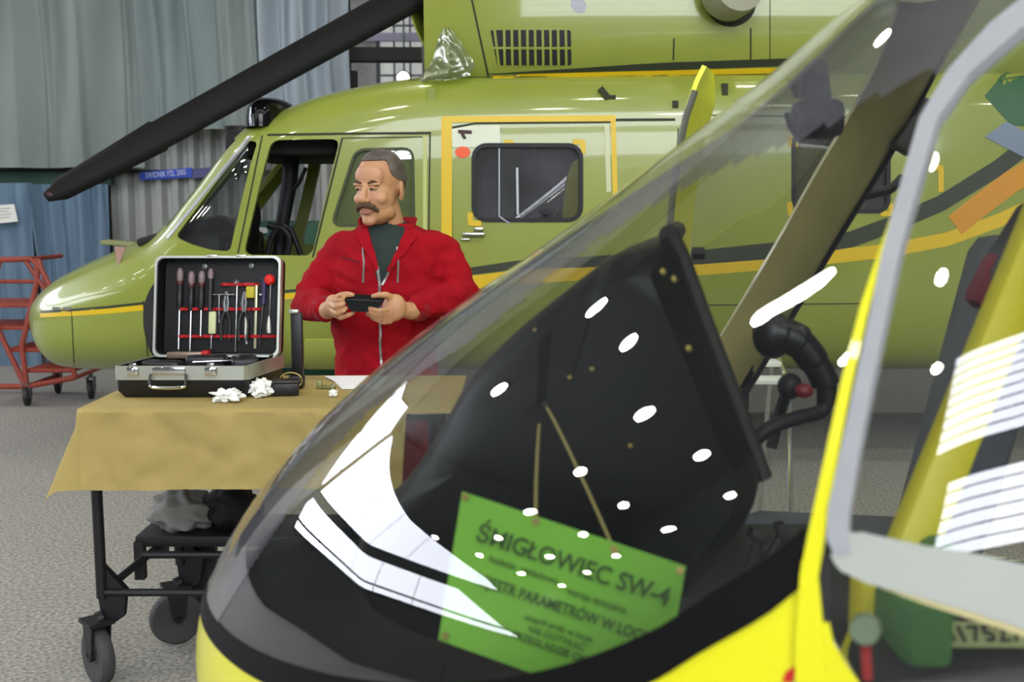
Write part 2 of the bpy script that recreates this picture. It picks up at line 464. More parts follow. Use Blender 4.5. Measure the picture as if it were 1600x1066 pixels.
# green beam under the grey tarpaulins
g0, g1 = at(-60, 279, 10.2), at(176, 279, 10.2)
struct(MB().box(((g0.x+g1.x)/2, 10.2, g0.z), (g1.x-g0.x, 0.1, 0.11)), 'trim_4', M('beam_green', '#27453a', 0.6), smooth=False)
g0, g1 = at(-60, 268, 10.15), at(200, 268, 10.15)
struct(MB().box(((g0.x+g1.x)/2, 10.22, g0.z+0.01), (g1.x-g0.x, 0.06, 0.05)), 'trim_5', M('rail_dark', '#26282a', 0.6), smooth=False)
# ------------------------------------------------------------------ hanging cloths
def cloth(px0, px1, ytop, ybot, Y, mat, label, seed, amp=0.05, nf=9, taper=0.0, name='curtain', group=None, cat='curtain', skew=0.0):
    a, b = at(px0, ybot, Y), at(px1, ybot, Y); zb = a.z; zt = at(px0, ytop, Y).z
    rnd = random.Random(seed); ph = [(rnd.uniform(0.3, 1.0)*nf, rnd.uniform(0, 6.3), rnd.uniform(0.3, 1)) for _ in range(5)]
    def fn(u, v):
        x = lerp(a.x, b.x, u+taper*(u-.5)*(v-0.5)); s = 0
        for f, p, g in ph: s += g*sin(f*u*2*pi*0.5+p+0.9*sin(v*2.0+p))
        fold = amp*(0.30*s+0.28*max(0, sin(nf*u*pi*1.2+ph[0][1]+1.2*v))**8)
        return Vector((x+skew*v+0.012*sin(5*v+p), Y-fold*(1.0-0.35*(1-v)), lerp(zb, zt, v)))
    mb = MB().sheet(110, 26, fn, 0.004)
    return solo(mb, name, mat, label, cat, origin=((a.x+b.x)/2, Y, zb), group=group)
m_teal = M('tarp_grey_green', '#8a938f', 0.75, var=(1.6, 0.8), col2='#6a7573', bump=(14, 0.12), stretch=(1, 1, 0.3))  # streaked darker tone paints crease shading into all three tarpaulins
m_teal2 = M('tarp_grey_blue', '#84908f', 0.7, var=(1.6, 0.8), col2='#667577', bump=(14, 0.12), stretch=(1, 1, 0.3))
m_white = M('tarp_pale_blue', '#a6b0b9', 0.65, var=(1.6, 0.8), col2='#8794a0', bump=(12, 0.12), stretch=(1, 1, 0.3))
m_blue = M('curtain_blue', '#6c8499', 0.8, var=(5, 0.5), col2='#556d84', bump=(20, 0.15), stretch=(1, 1, 0.15))
GT = 'tarpaulins hung high on the back wall'
cloth(-130, 38, -140, 262, 9.95, m_teal, 'grey-green tarpaulin at the far left edge, lit folds above the left blue curtain', 3, 0.2, 4, group=GT, name='tarpaulin', cat='tarpaulin')
cloth(32, 229, -140, 262, 9.9, m_teal, 'wide grey-green tarpaulin just above the dark rotor blade tip', 11, 0.2, 5, group=GT, name='tarpaulin', cat='tarpaulin')
cloth(222, 350, -140, 202, 9.92, m_teal2, 'grey-blue tarpaulin above the corrugated sheet, crossed by the rotor blade', 21, 0.2, 4, group=GT, name='tarpaulin', cat='tarpaulin')
cloth(345, 418, -140, 196, 9.86, m_teal, 'narrow gathered grey tarpaulin behind the black roof bubble of the green helicopter', 5, 0.09, 5, group=GT, name='tarpaulin', cat='tarpaulin')
cloth(412, 548, -140, 168, 9.8, m_white, 'pale blue-white tarpaulin nearest the bright opening to the far bay', 9, 0.18, 6, group=GT, name='tarpaulin', cat='tarpaulin')
GB = 'blue curtains below the green beam'
cloth(-120, 66, 286, 574, 10.05, m_blue, 'blue curtain at far left carrying a white paper notice', 4, 0.13, 10, group=GB)
cloth(70, 174, 288, 574, 10.0, m_blue, 'blue curtain between the red steps and the corrugated sheet', 8, 0.13, 9, taper=0.25, group=GB)
# notice on the left blue curtain
n0, n1, n2, n3 = at(-20, 322, 9.9), at(22, 319, 9.9), at(28, 346, 9.9), at(-20, 351, 9.9)
nt_ = thing('paper_notice', 'white paper notice pinned on the left blue curtain', 'notice', n3)
MB().prism([n0, n1, n2, n3], (0, 0.004, 0)).build('sheet', M('paper_white', '#e6e6df', 0.8), nt_, smooth=False)
tl = MB()
for k in range(4):
    p = n0.lerp(n3, 0.2+0.17*k); q = n1.lerp(n2, 0.2+0.17*k); tl.cyl(p.lerp(q, 0.1)-Vector((0, 0.002, 0)), p.lerp(q, 0.85-0.1*(k % 2))-Vector((0, 0.002, 0)), 0.004, n=4)
tl.build('print', M('print_grey', '#b9b9b4', 0.8), nt_)
# blue banner
b0, b1, b2, b3 = at(218, 269, 10.28), at(300, 262, 10.28), at(300, 277, 10.28), at(218, 282, 10.28)
bn = thing('banner', 'long bright blue banner with white lettering on the corrugated wall', 'banner', b3)
MB().prism([b0, b1, b2, b3], (0, 0.01, 0)).build('panel', M('banner_blue', '#3556c8', 0.5), bn, smooth=False)
text_obj('lettering', 'SWIDNIK PZL 2005', 0.07, M('banner_white', '#dfe4ff', 0.6), at(259, 272, 10.26), (b1-b0), (0, 0, 1), bn, sx=0.62)
c0, c1, c2, c3 = at(300, 264, 10.29), at(340, 260, 10.29), at(340, 275, 10.29), at(300, 279, 10.29)
solo(MB().prism([c0, c1, c2, c3], (0, 0.012, 0)), 'banner', M('banner_violet', '#5a5a8c', 0.6), 'dull violet banner end beside the bright blue one', 'banner', c3, smooth=False)
# green cabinet seen through the cockpit
gc = thing('cabinet', 'dark green steel cabinet seen through the open cockpit', 'cabinet', (at(450, 345, 9.2).x, 9.4, 0))
l_, r_ = at(360, 346, 9.2), at(560, 346, 9.2); m_cg = M('cabinet_green', '#1c4f3c', 0.5)
MB().rbox(((l_.x+r_.x)/2, 9.45, l_.z/2), (r_.x-l_.x, 0.5, l_.z), 0.012).build('body', m_cg, gc)
for k in range(2):
    dx = (r_.x-l_.x)/2
    d_ = MB().rbox((l_.x+dx*(k+0.5), 9.19, l_.z/2), (dx-0.02, 0.02, l_.z-0.06), 0.004).build('door', M('cabinet_green_door', '#205743', 0.5), gc)
    MB().rbox((l_.x+dx*(k+0.5)+(dx*.4 if k == 0 else -dx*.4), 9.165, l_.z*0.6), (0.02, 0.03, 0.1), 0.004).build('handle', M('steel_bright', '#b8bab8', 0.3, 1.0), d_)
lb = at(408, 360, 9.17); MB().box(lb, (0.105, 0.006, 0.045)).build('name_plate', M('paper_white', '#e6e6df', 0.8), gc)
# ------------------------------------------------------------------ red mobile steps
m_red = M('steps_red', '#9a3f2e', 0.55, var=(12, 0.4), col2='#74301f')
st = thing('mobile_steps', 'red tubular mobile access steps on castors beside the helicopter nose', 'steps', at(30, 640, 8.0)*1.0)
st.location.z = 0
Z0 = 8.0
def tb(pts, r=0.018, Ys=None): return [at(p[0], p[1], (Ys or Z0)) for p in pts]
fr = MB()
for dy, dx in ((0, 0), (0.55, 8)):
    Yy = Z0+dy
    fr.tube(tb([(-70, 408), (48, 405), (64, 420), (80, 452)], Ys=Yy), 0.02)
    fr.tube(tb([(40, 408), (82, 470)], Ys=Yy), 0.016)
    fr.tube(tb([(0, 404), (-20, 480), (40, 604)], Ys=Yy), 0.02)
    fr.tube(tb([(58, 404), (58, 440), (34, 540), (42, 604)], Ys=Yy), 0.02)
    fr.tube(tb([(-80, 604), (42, 604), (118, 590)], Ys=Yy), 0.02)
    fr.tube(tb([(118, 590), (82, 470), (60, 405)], Ys=Yy), 0.018)
    fr.tube(tb([(-60, 440), (62, 440)], Ys=Yy), 0.014)
for p in ((48, 405), (42, 604), (118, 590), (-70, 604)): fr.tube([at(p[0], p[1], Z0), at(p[0], p[1], Z0)+Vector((0, 0.55, 0))], 0.016)
fr.build('frame', m_red, st)
for (pa, pb) in (((-60, 478), (66, 478)), ((-60, 513), (78, 513)), ((10, 550), (96, 546)), ((40, 582), (112, 578))):
    a, b = at(*pa, Z0), at(*pb, Z0)
    MB().rbox(((a.x+b.x)/2, Z0+0.27, (a.z+b.z)/2), (b.x-a.x, 0.5, 0.03), 0.006).build('tread', m_red, st)
m_rub = M('rubber_black', '#1b1b1c', 0.6)
for (px, dy) in ((42, 0), (42, 0.55), (-70, 0), (118, 0.3)):
    p = at(px, 606, Z0); x = p.x; y = Z0+dy
    cs = MB().lathe([(0.02, -0.018), (0.062, -0.018), (0.07, -0.01), (0.07, 0.01), (0.062, 0.018), (0.02, 0.018)], (x, y, 0.07), (1, 0.2, 0)).build('castor', m_rub, st)
    MB().box((x-0.025, y, 0.11), (0.005, 0.05, 0.1)).box((x+0.025, y, 0.11), (0.005, 0.05, 0.1)).box((x, y, 0.16), (0.06, 0.06, 0.008)).cyl((x, y, 0.16), (x, y, max(0.2, p.z)), 0.014).build('fork', M('steel_dull', '#7d7f80', 0.45, 0.8), cs)
# ------------------------------------------------------------------ roof lamps
hl = 7.6; GL = 'high-bay lamps hanging from the hangar roof'
m_lampb = M('lamp_housing', '#55585a', 0.5, 0.3)
def lamp(x, y, z, label, i):
    t = thing('ceiling_lamp', label, 'lamp', (x, y, z), GL)
    MB().lathe([(0.27, 0.012), (0.275, 0.0), (0.285, 0.015), (0.20, 0.16), (0.09, 0.24), (0.07, 0.40), (0.03, 0.42)], (x, y, z), n=20).build('reflector', m_lampb, t)
    MB().cyl((x, y, z+0.4), (x, y, ZC), 0.012, n=6).build('suspension_rod', m_lampb, t)
    L = bpy.data.lights.new('lamp_light', 'AREA'); L.shape = 'DISK'; L.size = 0.6; L.energy = LAMP_W; L.color = (1.0, 0.97, 0.88)
    o = bpy.data.objects.new('lamp_light', L); COL.objects.link(o); o.parent = t; o.location = (0, 0, -0.01)
LAMP_W = 62
i = 0
rows = [(-0.12, [-0.79-0.45*k for k in range(-4, 6)]), (-0.67, [-0.88-0.46*k for k in range(-4, 6)]), (-1.20, [-1.02-0.46*k for k in range(-4, 6)]),
        (0.40, [-3.0, -1.03, 0.3, 0.9]), (0.90, [-1.34, -0.97, -0.2, 0.5])]
for fy, xs in rows:
    for fx in xs: lamp(0.2+hl*fx, 1.3+hl*fy, 1.0+hl, 'round high-bay lamp hanging in the roof lamp grid, seen only mirrored in the cockpit glass', 0)
pl = at(630, 122, 20.0)
t = thing('floodlight', 'single bright lamp in the far bay just above the green helicopter roof', 'lamp', pl)
MB().lathe([(0.10, 0.0), (0.13, 0.02), (0.12, 0.08), (0.05, 0.2)], pl, (0, 1, 0)).build('housing', m_lampb, t)
MB().ball(pl, (0.10, 0.04, 0.10)).build('lens', M('lamp_glow', '#ffffff', 0.3, emit=('#fffbf0', 25.0)), t)
MB().cyl(pl+Vector((0, 0.15, 0)), (pl.x, pl.y+0.15, ZC), 0.02, n=6).build('suspension_rod', m_lampb, t)
# ------------------------------------------------------------------ green helicopter behind
YC = 6.9
m_gr = M('primer_green', '#8f9a3b', 0.34, var=(2.2, 0.35), col2='#808b37', coat=0.7)
m_grin = M('primer_green_inside', '#8c9646', 0.7)
m_yel = M('stripe_yellow', '#dcb90c', 0.45)
m_drk = M('stripe_dark_green', '#2c3420', 0.45)
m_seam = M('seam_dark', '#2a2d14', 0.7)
m_blk = M('black_gloss', '#0b0b0d', 0.12, coat=0.5)
m_blkm = M('black_matt', '#141416', 0.6)
m_met = M('bare_metal', '#c9cbc6', 0.3, 1.0)
G = thing('helicopter', 'primer-green helicopter with yellow-framed cabin door standing behind the man', 'helicopter', (0.0, YC, 0))
# px: top row, bottom row, half width, exponent
HT = [(57, 489, 493, 0.01, 2.2), (61, 470, 510, 0.14, 2.2), (70, 456, 530, 0.27, 2.3), (88, 441, 560, 0.41, 2.5), (112, 425, 574, 0.52, 2.7),
      (160, 401, 579, 0.63, 2.9), (210, 380, 581, 0.72, 3.1), (262, 358, 582, 0.79, 3.3), (268, 354, 582, 0.795, 3.3), (330, 279, 583, 0.83, 3.6),
      (392, 202, 583, 0.85, 4.4), (400, 196, 583, 0.855, 4.6), (420, 186, 583, 0.86, 5.0), (460, 166, 583, 0.865, 5.4), (520, 144, 583, 0.87, 5.6),
      (600, 127, 583, 0.87, 5.8), (680, 117, 583, 0.87, 6.0), (900, 110, 583, 0.87, 6.0), (1300, 104, 583, 0.87, 6.0), (1900, 100, 583, 0.87, 6.0)]
def hst(px):
    t, b, hw, n = interp(HT, px)
    x = (px-800)/FPX*(YC if px < 300 else lerp(YC, 6.35, min(1, (px-300)/700)))
    x = (px-800)/FPX*(YC-0.55*min(1, max(0, (px-57)/500)))
    yt = lerp(7.0, 6.38, min(1, max(0, (px-200)/220)))
    return x, at(800, t, yt).z, at(800, b, lerp(6.85, 6.25, min(1, max(0, (px-57)/300)))).z, hw, n
def hsec(px, a, off=0.0):
    x, zt, zb, hw, n = hst(px); zm = (zt+zb)/2; c, s = cos(a), sin(a)
    return Vector((x, YC-(hw-off)*math.copysign(abs(c)**(2/n), c), zm+((zt-zb)/2-off)*math.copysign(abs(s)**(2/(n*0.9)), s)))
HPX = [57+13*(i/10)**2 for i in range(10)]+[70+192*i/24 for i in range(25)]+[268+124*i/14 for i in range(15)]+[400+120*i/14 for i in range(15)]+[540+40*i for i in range(0, 35)]
HN = 96
HV = []; HF = []
for px in HPX:
    for k in range(HN): HV.append(hsec(px, 2*pi*(k+0.5)/HN))
for i in range(len(HPX)-1):
    for k in range(HN): HF.append((i*HN+k, i*HN+(k+1) % HN, (i+1)*HN+(k+1) % HN, (i+1)*HN+k))
HF += [tuple(range(HN)), tuple((len(HPX)-1)*HN+k for k in reversed(range(HN)))]
# engine cowling above the cabin
CT = [(640, 0.30, 0.62), (690, 0.60, 0.70), (760, 0.74, 0.76), (900, 0.78, 0.80), (1900, 0.78, 0.80)]
CV = []; CF = []; CP = [668, 676, 690, 720, 760, 820, 900, 1000, 1200, 1500, 1900]
zr = at(800, 122, 6.3).z-0.02
for px in CP:
    f, hw = interp(CT, px)
    for k in range(64):
        a = 2*pi*(k+.5)/64; c, s = cos(a), sin(a)
        x = (px-800)/FPX*6.35
        z = zr+0.95+1.08*math.copysign(abs(s)**(2/7.0), s)
        CV.append(Vector((x, YC-(hw*(1.0 if z < zr+.5 else 1.0))*math.copysign(abs(c)**(2/4.2), c), max(z, zr-0.1))))
for i in range(len(CP)-1):
    for k in range(64): CF.append((i*64+k, i*64+(k+1) % 64, (i+1)*64+(k+1) % 64, (i+1)*64+k))
CF += [tuple(range(64)), tuple((len(CP)-1)*64+k for k in reversed(range(64)))]
n0_ = len(HV)
hs = Skin(HV+CV, HF+[tuple(n0_+i for i in f) for f in CF])
hb = Skin(HV, HF)
fm = MB().add(HV, HF)
IP = [p for p in HPX if p >= 90]; IV = [hsec(min(p, HPX[-1]-2), 2*pi*(k+0.5)/HN, 0.035) for p in IP for k in range(HN)]; IF = []
for i in range(len(IP)-1):
    for k in range(HN): IF.append((i*HN+k, (i+1)*HN+k, (i+1)*HN+(k+1) % HN, i*HN+(k+1) % HN))
IF += [tuple(reversed(range(HN))), tuple((len(IP)-1)*HN+k for k in range(HN))]
IV[-HN:] = [v-Vector((0.05, 0, 0)) for v in IV[-HN:]]
bmesh.ops.recalc_face_normals(fm.bm, faces=fm.bm.faces[:])
im = MB().add(IV, IF); bmesh.ops.recalc_face_normals(im.bm, faces=im.bm.faces[:])
for f in im.bm.faces: f.normal_flip()
fm.take(im)
fu = fm.build('fuselage', m_gr, G, ang=35, recalc=False)
fu.data.materials.clear(); fu.data.materials.append(m_gr)
def ycut(poly, y0=5.2, y1=8.6):
    P = []
    for p in poly:
        h = hb.hit(*p); P.append(Vector((h[0].x, y0, h[0].z)))
    o = MB().prism(P, (0, y1-y0, 0)).build('cut', None, G, smooth=False); return o
WIN = rrect(740, 227, 908, 344, 20)
WIN2 = rrect(1240, 206, 1388, 330, 18)
COCK = rpoly([(424, 219), (531, 217), (487, 400), (380, 398)], 14)
SIDE = rpoly([(274, 370), (389, 219), (402, 222), (359, 393), (330, 391), (296, 381)], 8)
DWIN = rpoly([(556, 234), (645, 232), (647, 352), (518, 352)], 16)
cuts = [ycut(WIN), ycut(WIN2), ycut(COCK), ycut(SIDE), ycut(DWIN)]
def fcut(y0, y1):
    za, zb_ = hst(282)[1], hst(382)[1]; xa, xb = hst(282)[0], hst(382)[0]
    nrm = Vector((-(zb_-za), 0, xb-xa)).normalized()
    P = [Vector((xa, YC+y0, za)), Vector((xa, YC+y1, za)), Vector((xb, YC+y1, zb_)), Vector((xb, YC+y0, zb_))]
    return MB().prism([p-nrm*0.10 for p in P], nrm*0.25).build('cut', None, G, smooth=False)
cuts += [fcut(-0.70, -0.05), fcut(0.05, 0.70)]
cut(fu, cuts)
for p in fu.data.polygons: p.use_smooth = True
fu.data.set_sharp_from_angle(angle=radians(35))
co = MB().add(CV, CF).build('engine_cowling', m_gr, G, ang=35)
# panes
g_ws = glass('glass_windscreen_far', '#c9cdd2', 0.10, 0.02)
g_cab = glass('glass_cabin_tint_reflection', '#55585c', 0.09, 0.26, '#84848a')  # dark tint, plus grey haze painted in as the reflected ceiling
g_pane = glass('glass_door_pane', '#d8dccc', 0.13, 0.03)
def flat(m):
    y = max(v.co.y for v in m.bm.verts)+0.003
    for v in m.bm.verts: v.co.y = y
V_ = []; sel = [p for p in HPX if 262 <= p <= 420]
ng = len(sel)
mb = MB()
VV = [hsec(p, 2*pi*k/120, 0.012) for p in sel for k in range(120)]
FFc = []
for i in range(ng-1):
    for k in range(120):
        f = (i*120+k, i*120+(k+1) % 120, (i+1)*120+(k+1) % 120, (i+1)*120+k)
        c = sum((VV[q] for q in f), Vector())/4; q = proj(c)
        if c.z > at(800, 400, 6.1).z and c.x < (lambda z: lerp(at(368, 395, 6.07).x, at(404, 219, 6.07).x, (z-at(368, 395, 6.07).z)/(at(404, 219, 6.07).z-at(368, 395, 6.07).z)))(c.z)+0.0: FFc.append(f)
mb.add(VV, FFc).build('windscreen', g_ws, G, recalc=False)
wp = MB(); hb.patch(wp, rrect(734, 221, 914, 350, 22), -0.012, 0.0, 30); flat(wp); wp.build('cabin_window', g_cab, G)
wf = MB(); hb.line(wf, WIN+[WIN[0]], 0.022, 0.006, 8, dig=0.02); wf.build('window_seal', m_blkm, G)
sp = MB(); hb.patch(sp, rrect(781, 232, 812, 340, 3), -0.004, 0.0, 30); flat(sp); sp.build('sliding_pane', glass('glass_slider', '#8a8e92', 0.15, 0.10, '#b9bcc0'), G)
sl = MB(); hb.line(sl, [(780, 232), (780, 338), (796, 349)], 0.006, 0.008); hb.line(sl, [(808, 262), (809, 336)], 0.012, 0.008); sl.build('pane_edge', M('perspex_edge', '#b7bec2', 0.3), G)
ml_ = MB(); h = hb.hit(852, 331); ml_.box(h[0], (0.035, 0.03, 0.03)); ml_.build('window_latch', m_blkm, G)
wp = MB(); hb.patch(wp, rrect(1234, 200, 1394, 336, 18), -0.012, 0.0, 30); flat(wp); wp.build('cabin_window', g_cab, G)
wf = MB(); hb.line(wf, WIN2+[WIN2[0]], 0.022, 0.006, 8, dig=0.02); wf.build('window_seal', m_blkm, G)
wp = MB(); hb.patch(wp, rpoly([(550, 229), (650, 228), (652, 357), (512, 357)], 16), -0.012, 0.004, 30); wp.build('door_window', g_pane, G)
wf = MB(); hb.line(wf, DWIN+[DWIN[0]], 0.014, 0.006, 8, dig=0.02); wf.build('door_window_seal', M('seal_olive', '#3c4220', 0.6), G)
dl = MB(); hb.patch(dl, rpoly([(550, 229), (650, 228), (652, 357), (512, 357)], 16), -0.022, 0.004, 40); dl.build('added_backing', M('added_backing_green', '#a9b45a', 0.5), G)  # panel added close behind the pane to brighten the window
we = MB(); hb.line(we, [(262, 373), (300, 327), (345, 271), (391, 214)], 0.022, 0.008, 6); we.build('windscreen_highlight', M('highlight_bright', '#d5d8da', 0.25, 0.6), G)  # bright strip painted in as the highlight along the windscreen post
gp2 = MB(); hb.patch(gp2, [(1538, 150), (1566, 118), (1600, 96), (1640, 90), (1640, 200), (1580, 196)], 0.003, 0.004, 20); gp2.build('dark_green_panel', M('panel_dark_green', '#2f5f38', 0.5), G)
gp2 = MB(); hb.patch(gp2, [(1538, 214), (1572, 190), (1612, 212), (1640, 230), (1600, 246)], 0.005, 0.004, 20); gp2.build('blue_grey_panel', M('panel_blue_grey', '#77879a', 0.4), G)
# interior
fx0, fx1 = at(330, 500, 6.5).x, at(1500, 500, 6.2).x
MB().box(((fx0+fx1)/2, YC, at(800, 520, 6.3).z), (fx1-fx0, 1.5, 0.04)).build('cabin_floor', m_grin, G)
bx = at(690, 300, YC).x
MB().box((bx, YC, 1.35), (0.04, 1.64, 1.35)).build('bulkhead', m_grin, G)
pn = MB(); a = at(345, 345, YC); pn.rbox((a.x+0.02, YC, 1.12), (0.25, 1.15, 0.28), 0.05); pn.rbox((a.x+0.04, YC, 0.85), (0.2, 0.4, 0.5), 0.03)
pn.rbox((a.x-0.12, YC, 1.26), (0.40, 1.25, 0.05), 0.02, Matrix.Rotation(radians(-16), 3, 'Y'))
ipn = pn.build('instrument_panel', m_blkm, G)
for k in range(6):
    MB().lathe([(0.05, 0), (0.05, 0.012), (0.042, 0.016), (0.042, 0.01), (0.0, 0.01)], (a.x+0.145, YC-0.45+0.16*k, 1.15), (1, 0, 0), 16).build('gauge', M('gauge_face', '#3a3c3e', 0.3), ipn)
hdw = MB()   # dark upper edge of the opening: roof lining and overhead panel
hdw.rbox((at(470, 235, YC).x, YC, at(470, 231, 6.4).z+0.02), (0.62, 1.2, 0.14), 0.03); hdw.build('overhead_panel', m_blkm, G)
wp = MB(); wp.tube([at(456, 226, 6.75), at(452, 290, 6.75), at(441, 352, 6.75), at(436, 400, 6.75)], [0.05, 0.045, 0.04, 0.04], 10); wp.tube(smooth_line([at(478, 262, 6.7), at(468, 284, 6.7), at(458, 296, 6.72)]), 0.012)
wp.build('door_post', m_blkm, G)
for (px, y, nm) in ((402, 6.55, 'seat'), (402, 7.3, 'seat')):
    c = at(px, 350, y); s_ = MB()
    s_.rbox((c.x+0.12, y, 0.80), (0.44, 0.44, 0.12), 0.04); s_.build('pilot_seat', m_blkm, G)
hd = MB(); c = at(392, 338, 6.6); hd.ball(c, (0.055, 0.1, 0.11)); hd.ball(at(385, 365, 6.6), (0.07, 0.16, 0.15)); hd.build('seat_back', m_blkm, G)
cy = MB(); cy.tube(smooth_line([at(418, 398, 6.55), at(424, 372, 6.55), at(438, 356, 6.55), at(452, 372, 6.55), at(448, 398, 6.55)]), 0.018); cy.tube([at(432, 356, 6.55), at(418, 352, 6.55)], 0.02); cy.tube([at(470, 398, 6.6), at(455, 360, 6.6), at(441, 350, 6.6)], 0.016); cy.build('control_yoke', m_blkm, G)
wh = MB(); c = at(340, 372, 6.6); wh.tube([c+Vector((0.12*cos(q*pi/12), 0.02, 0.12*sin(q*pi/12))) for q in range(24)], 0.014, closed=True); wh.tube([c-Vector((0.12, 0, 0)), c+Vector((0.12, 0, 0))], 0.012); wh.build('control_wheel', M('brown_dark', '#4a3d2a', 0.5), G)
vm = MB(); vm.rbox(at(379, 241, 6.5), (0.065, 0.02, 0.05), 0.008); vm.build('placard', M('placard_pale', '#c9cf9a', 0.6), G)
vb = MB(); vb.tube([at(379, 249, 6.5), at(377, 262, 6.5), at(369, 282, 6.5)], 0.012); vb.build('compass_bracket', M('olive_dark', '#3a4012', 0.6), G)
# black roof bubble above the windscreen
c = at(417, 183, 6.33); rb = MB()
def bub(u, v):
    q = u*2*pi; t = v*pi/2
    ex = 0.128 if cos(q) < 0 else 0.135
    return Vector((c.x+ex*cos(q)*sin(t)**0.6+0.0, YC-0.42-0.36*sin(q)*sin(t)**0.6, c.z-0.062+0.170*cos(t)**0.6))
rb.grid(36, 10, bub, True); rb.build('roof_bubble', M('bubble_black', '#050506', 0.15, spec=0.35), G, weld=0.0005)
# seams, stripes and marks
ds = MB()
yl = [(63, 492), (110, 490), (170, 486), (222, 481), (330, 472), (450, 463), (560, 455), (735, 442), (800, 434), (900, 428), (1090, 420), (1240, 408), (1385, 392), (1480, 374), (1560, 345), (1620, 318)]
sy = MB(); hb.line(sy, [p for p in yl if p[0] <= 740], 0.030, 0.002)
sy.build('yellow_stripe', m_yel, G)
sy = MB(); hb.line(sy, [p for p in yl if p[0] >= 735], 0.072, 0.002); sy.build('yellow_stripe', m_yel, G)
dk = [(63, 488), (110, 485), (170, 480), (224, 474), (330, 464), (450, 455), (560, 444), (690, 430)]
sk = MB(); hb.line(sk, dk, 0.014, 0.0025)
dk2 = [(690, 432), (735, 424), (810, 414), (900, 410), (1095, 402), (1250, 388), (1330, 374), (1390, 352), (1470, 318), (1560, 262), (1620, 215)]
P = []; Nn = []; W = []
for q in resample([(a[0], a[1], 0) for a in dk2], 8):
    h = hb.hit(q.x, q.y)
    if h: P.append(h[0]); Nn.append(h[1]); W.append(0.035+0.05*min(1, max(0, (q.x-690)/500)))
sk.raised(P, Nn, W, 0.0025)
sk.build('dark_stripe', m_drk, G)
df = MB(); hb.line(df, [(698, 446), (698, 186)], 0.056, 0.004); hb.line(df, [(691, 187), (962, 185)], 0.032, 0.0045); hb.line(df, [(958, 186), (962, 330)], 0.026, 0.004); df.build('door_frame', m_yel, G)
dp = MB(); hb.line(dp, [(948, 194), (951, 300)], 0.026, 0.006); dp.build('door_rail', M('primer_pale', '#c6cc9c', 0.4), G)
fd = MB(); hb.line(fd, [(664, 213), (664, 420)], 0.02, 0.004); fd.build('door_edge_strip', M('primer_light', '#b9c070', 0.4), G)
for pts, wd in (([(418, 211), (540, 209), (672, 208)], 0.012), ([(672, 206), (669, 440)], 0.008), ([(535, 216), (489, 402)], 0.010), ([(535, 216), (660, 214)], 0.005), ([(704, 200), (742, 193), (955, 191)], 0.010), ([(705, 200), (707, 430)], 0.005),
                ([(868, 188), (1055, 187)], 0.014), ([(410, 212), (372, 396)], 0.008), ([(112, 484), (116, 572)], 0.005), ([(224, 470), (232, 572)], 0.006), ([(1060, 200), (1052, 360)], 0.006), ([(1100, 180), (1240, 182), (1400, 184)], 0.006), ([(1090, 477), (1380, 474)], 0.005), ([(750, 226), (905, 225)], 0.004)):
    ds = MB(); hb.line(ds, pts, wd, 0.0025); ds.build('panel_seam', m_seam, G)
cs = MB()
for pts, wd in (([(731, -30), (763, 119)], 0.010), ([(1173, 44), (1173, 100)], 0.008), ([(1203, 0), (1203, 100)], 0.004), ([(1053, 60), (1052, 94)], 0.008), ([(640, 126), (690, 122), (765, 121), (1200, 116)], 0.006)): cs = MB(); hs.line(cs, pts, wd, 0.003); cs.build('cowling_seam', m_seam, G)
tw = MB(); P = []; Nn = []; W = []
for q in resample([(765, 116, 0), (1000, 105, 0), (1260, 96, 0)], 10):
    h = hs.hit(q.x, q.y)
    if h: P.append(h[0]); Nn.append(h[1]); W.append(0.004+0.036*min(1, (q.x-765)/280))
tw.raised(P, Nn, W, 0.004); tw.build('dark_wedge', m_drk, G)
ty = MB(); hs.line(ty, [(770, 121), (1000, 115), (1260, 109)], 0.03, 0.003); ty.build('yellow_line', m_yel, G)
# vent grille
gr_ = MB(); hs.patch(gr_, rpoly([(766, 47), (892, 47), (893, 102), (777, 102)], 4), 0.002, 0.004, 20)
gv = gr_.build('vent_grille', m_blkm, G)
gb = MB()
for k in range(10): hs.line(gb, [(773+12.3*k, 46), (780+11.9*k, 103)] if k == 0 else [(776+12*k, 46), (777+12*k, 103)], 0.013, 0.009, dig=0.004)
hs.line(gb, [(770, 75), (893, 75)], 0.012, 0.009, dig=0.004)
gb.build('louvre_bars', m_gr, gv)
hl_ = MB(); hs.patch(hl_, [(904+12*cos(q*pi/10)+3*sin(q*pi/10), 8+12*sin(q*pi/10)) for q in range(20)], 0.003, 0.004, 20); hl_.build('port_hole', m_blk, G)
# exhaust
ec = hs.hit(1146, 0)[0]; ex = MB()
ex.lathe([(0.10, 0.0), (0.135, 0.0), (0.145, -0.06), (0.148, -0.16), (0.12, -0.2), (0.11, -0.1)], (ec.x-0.01, ec.y-0.22, ec.z+0.04), (0.25, -1, 0.1), 28)
ex.build('exhaust_stub', M('exhaust_metal', '#9c9c86', 0.45, 0.3), G)
eg = MB(); hs.patch(eg, [(1142+40*cos(q*pi/14), 2+40*sin(q*pi/14)) for q in range(28)], 0.003, 0.004, 20); eg.build('exhaust_shadow_ring', m_seam, G)
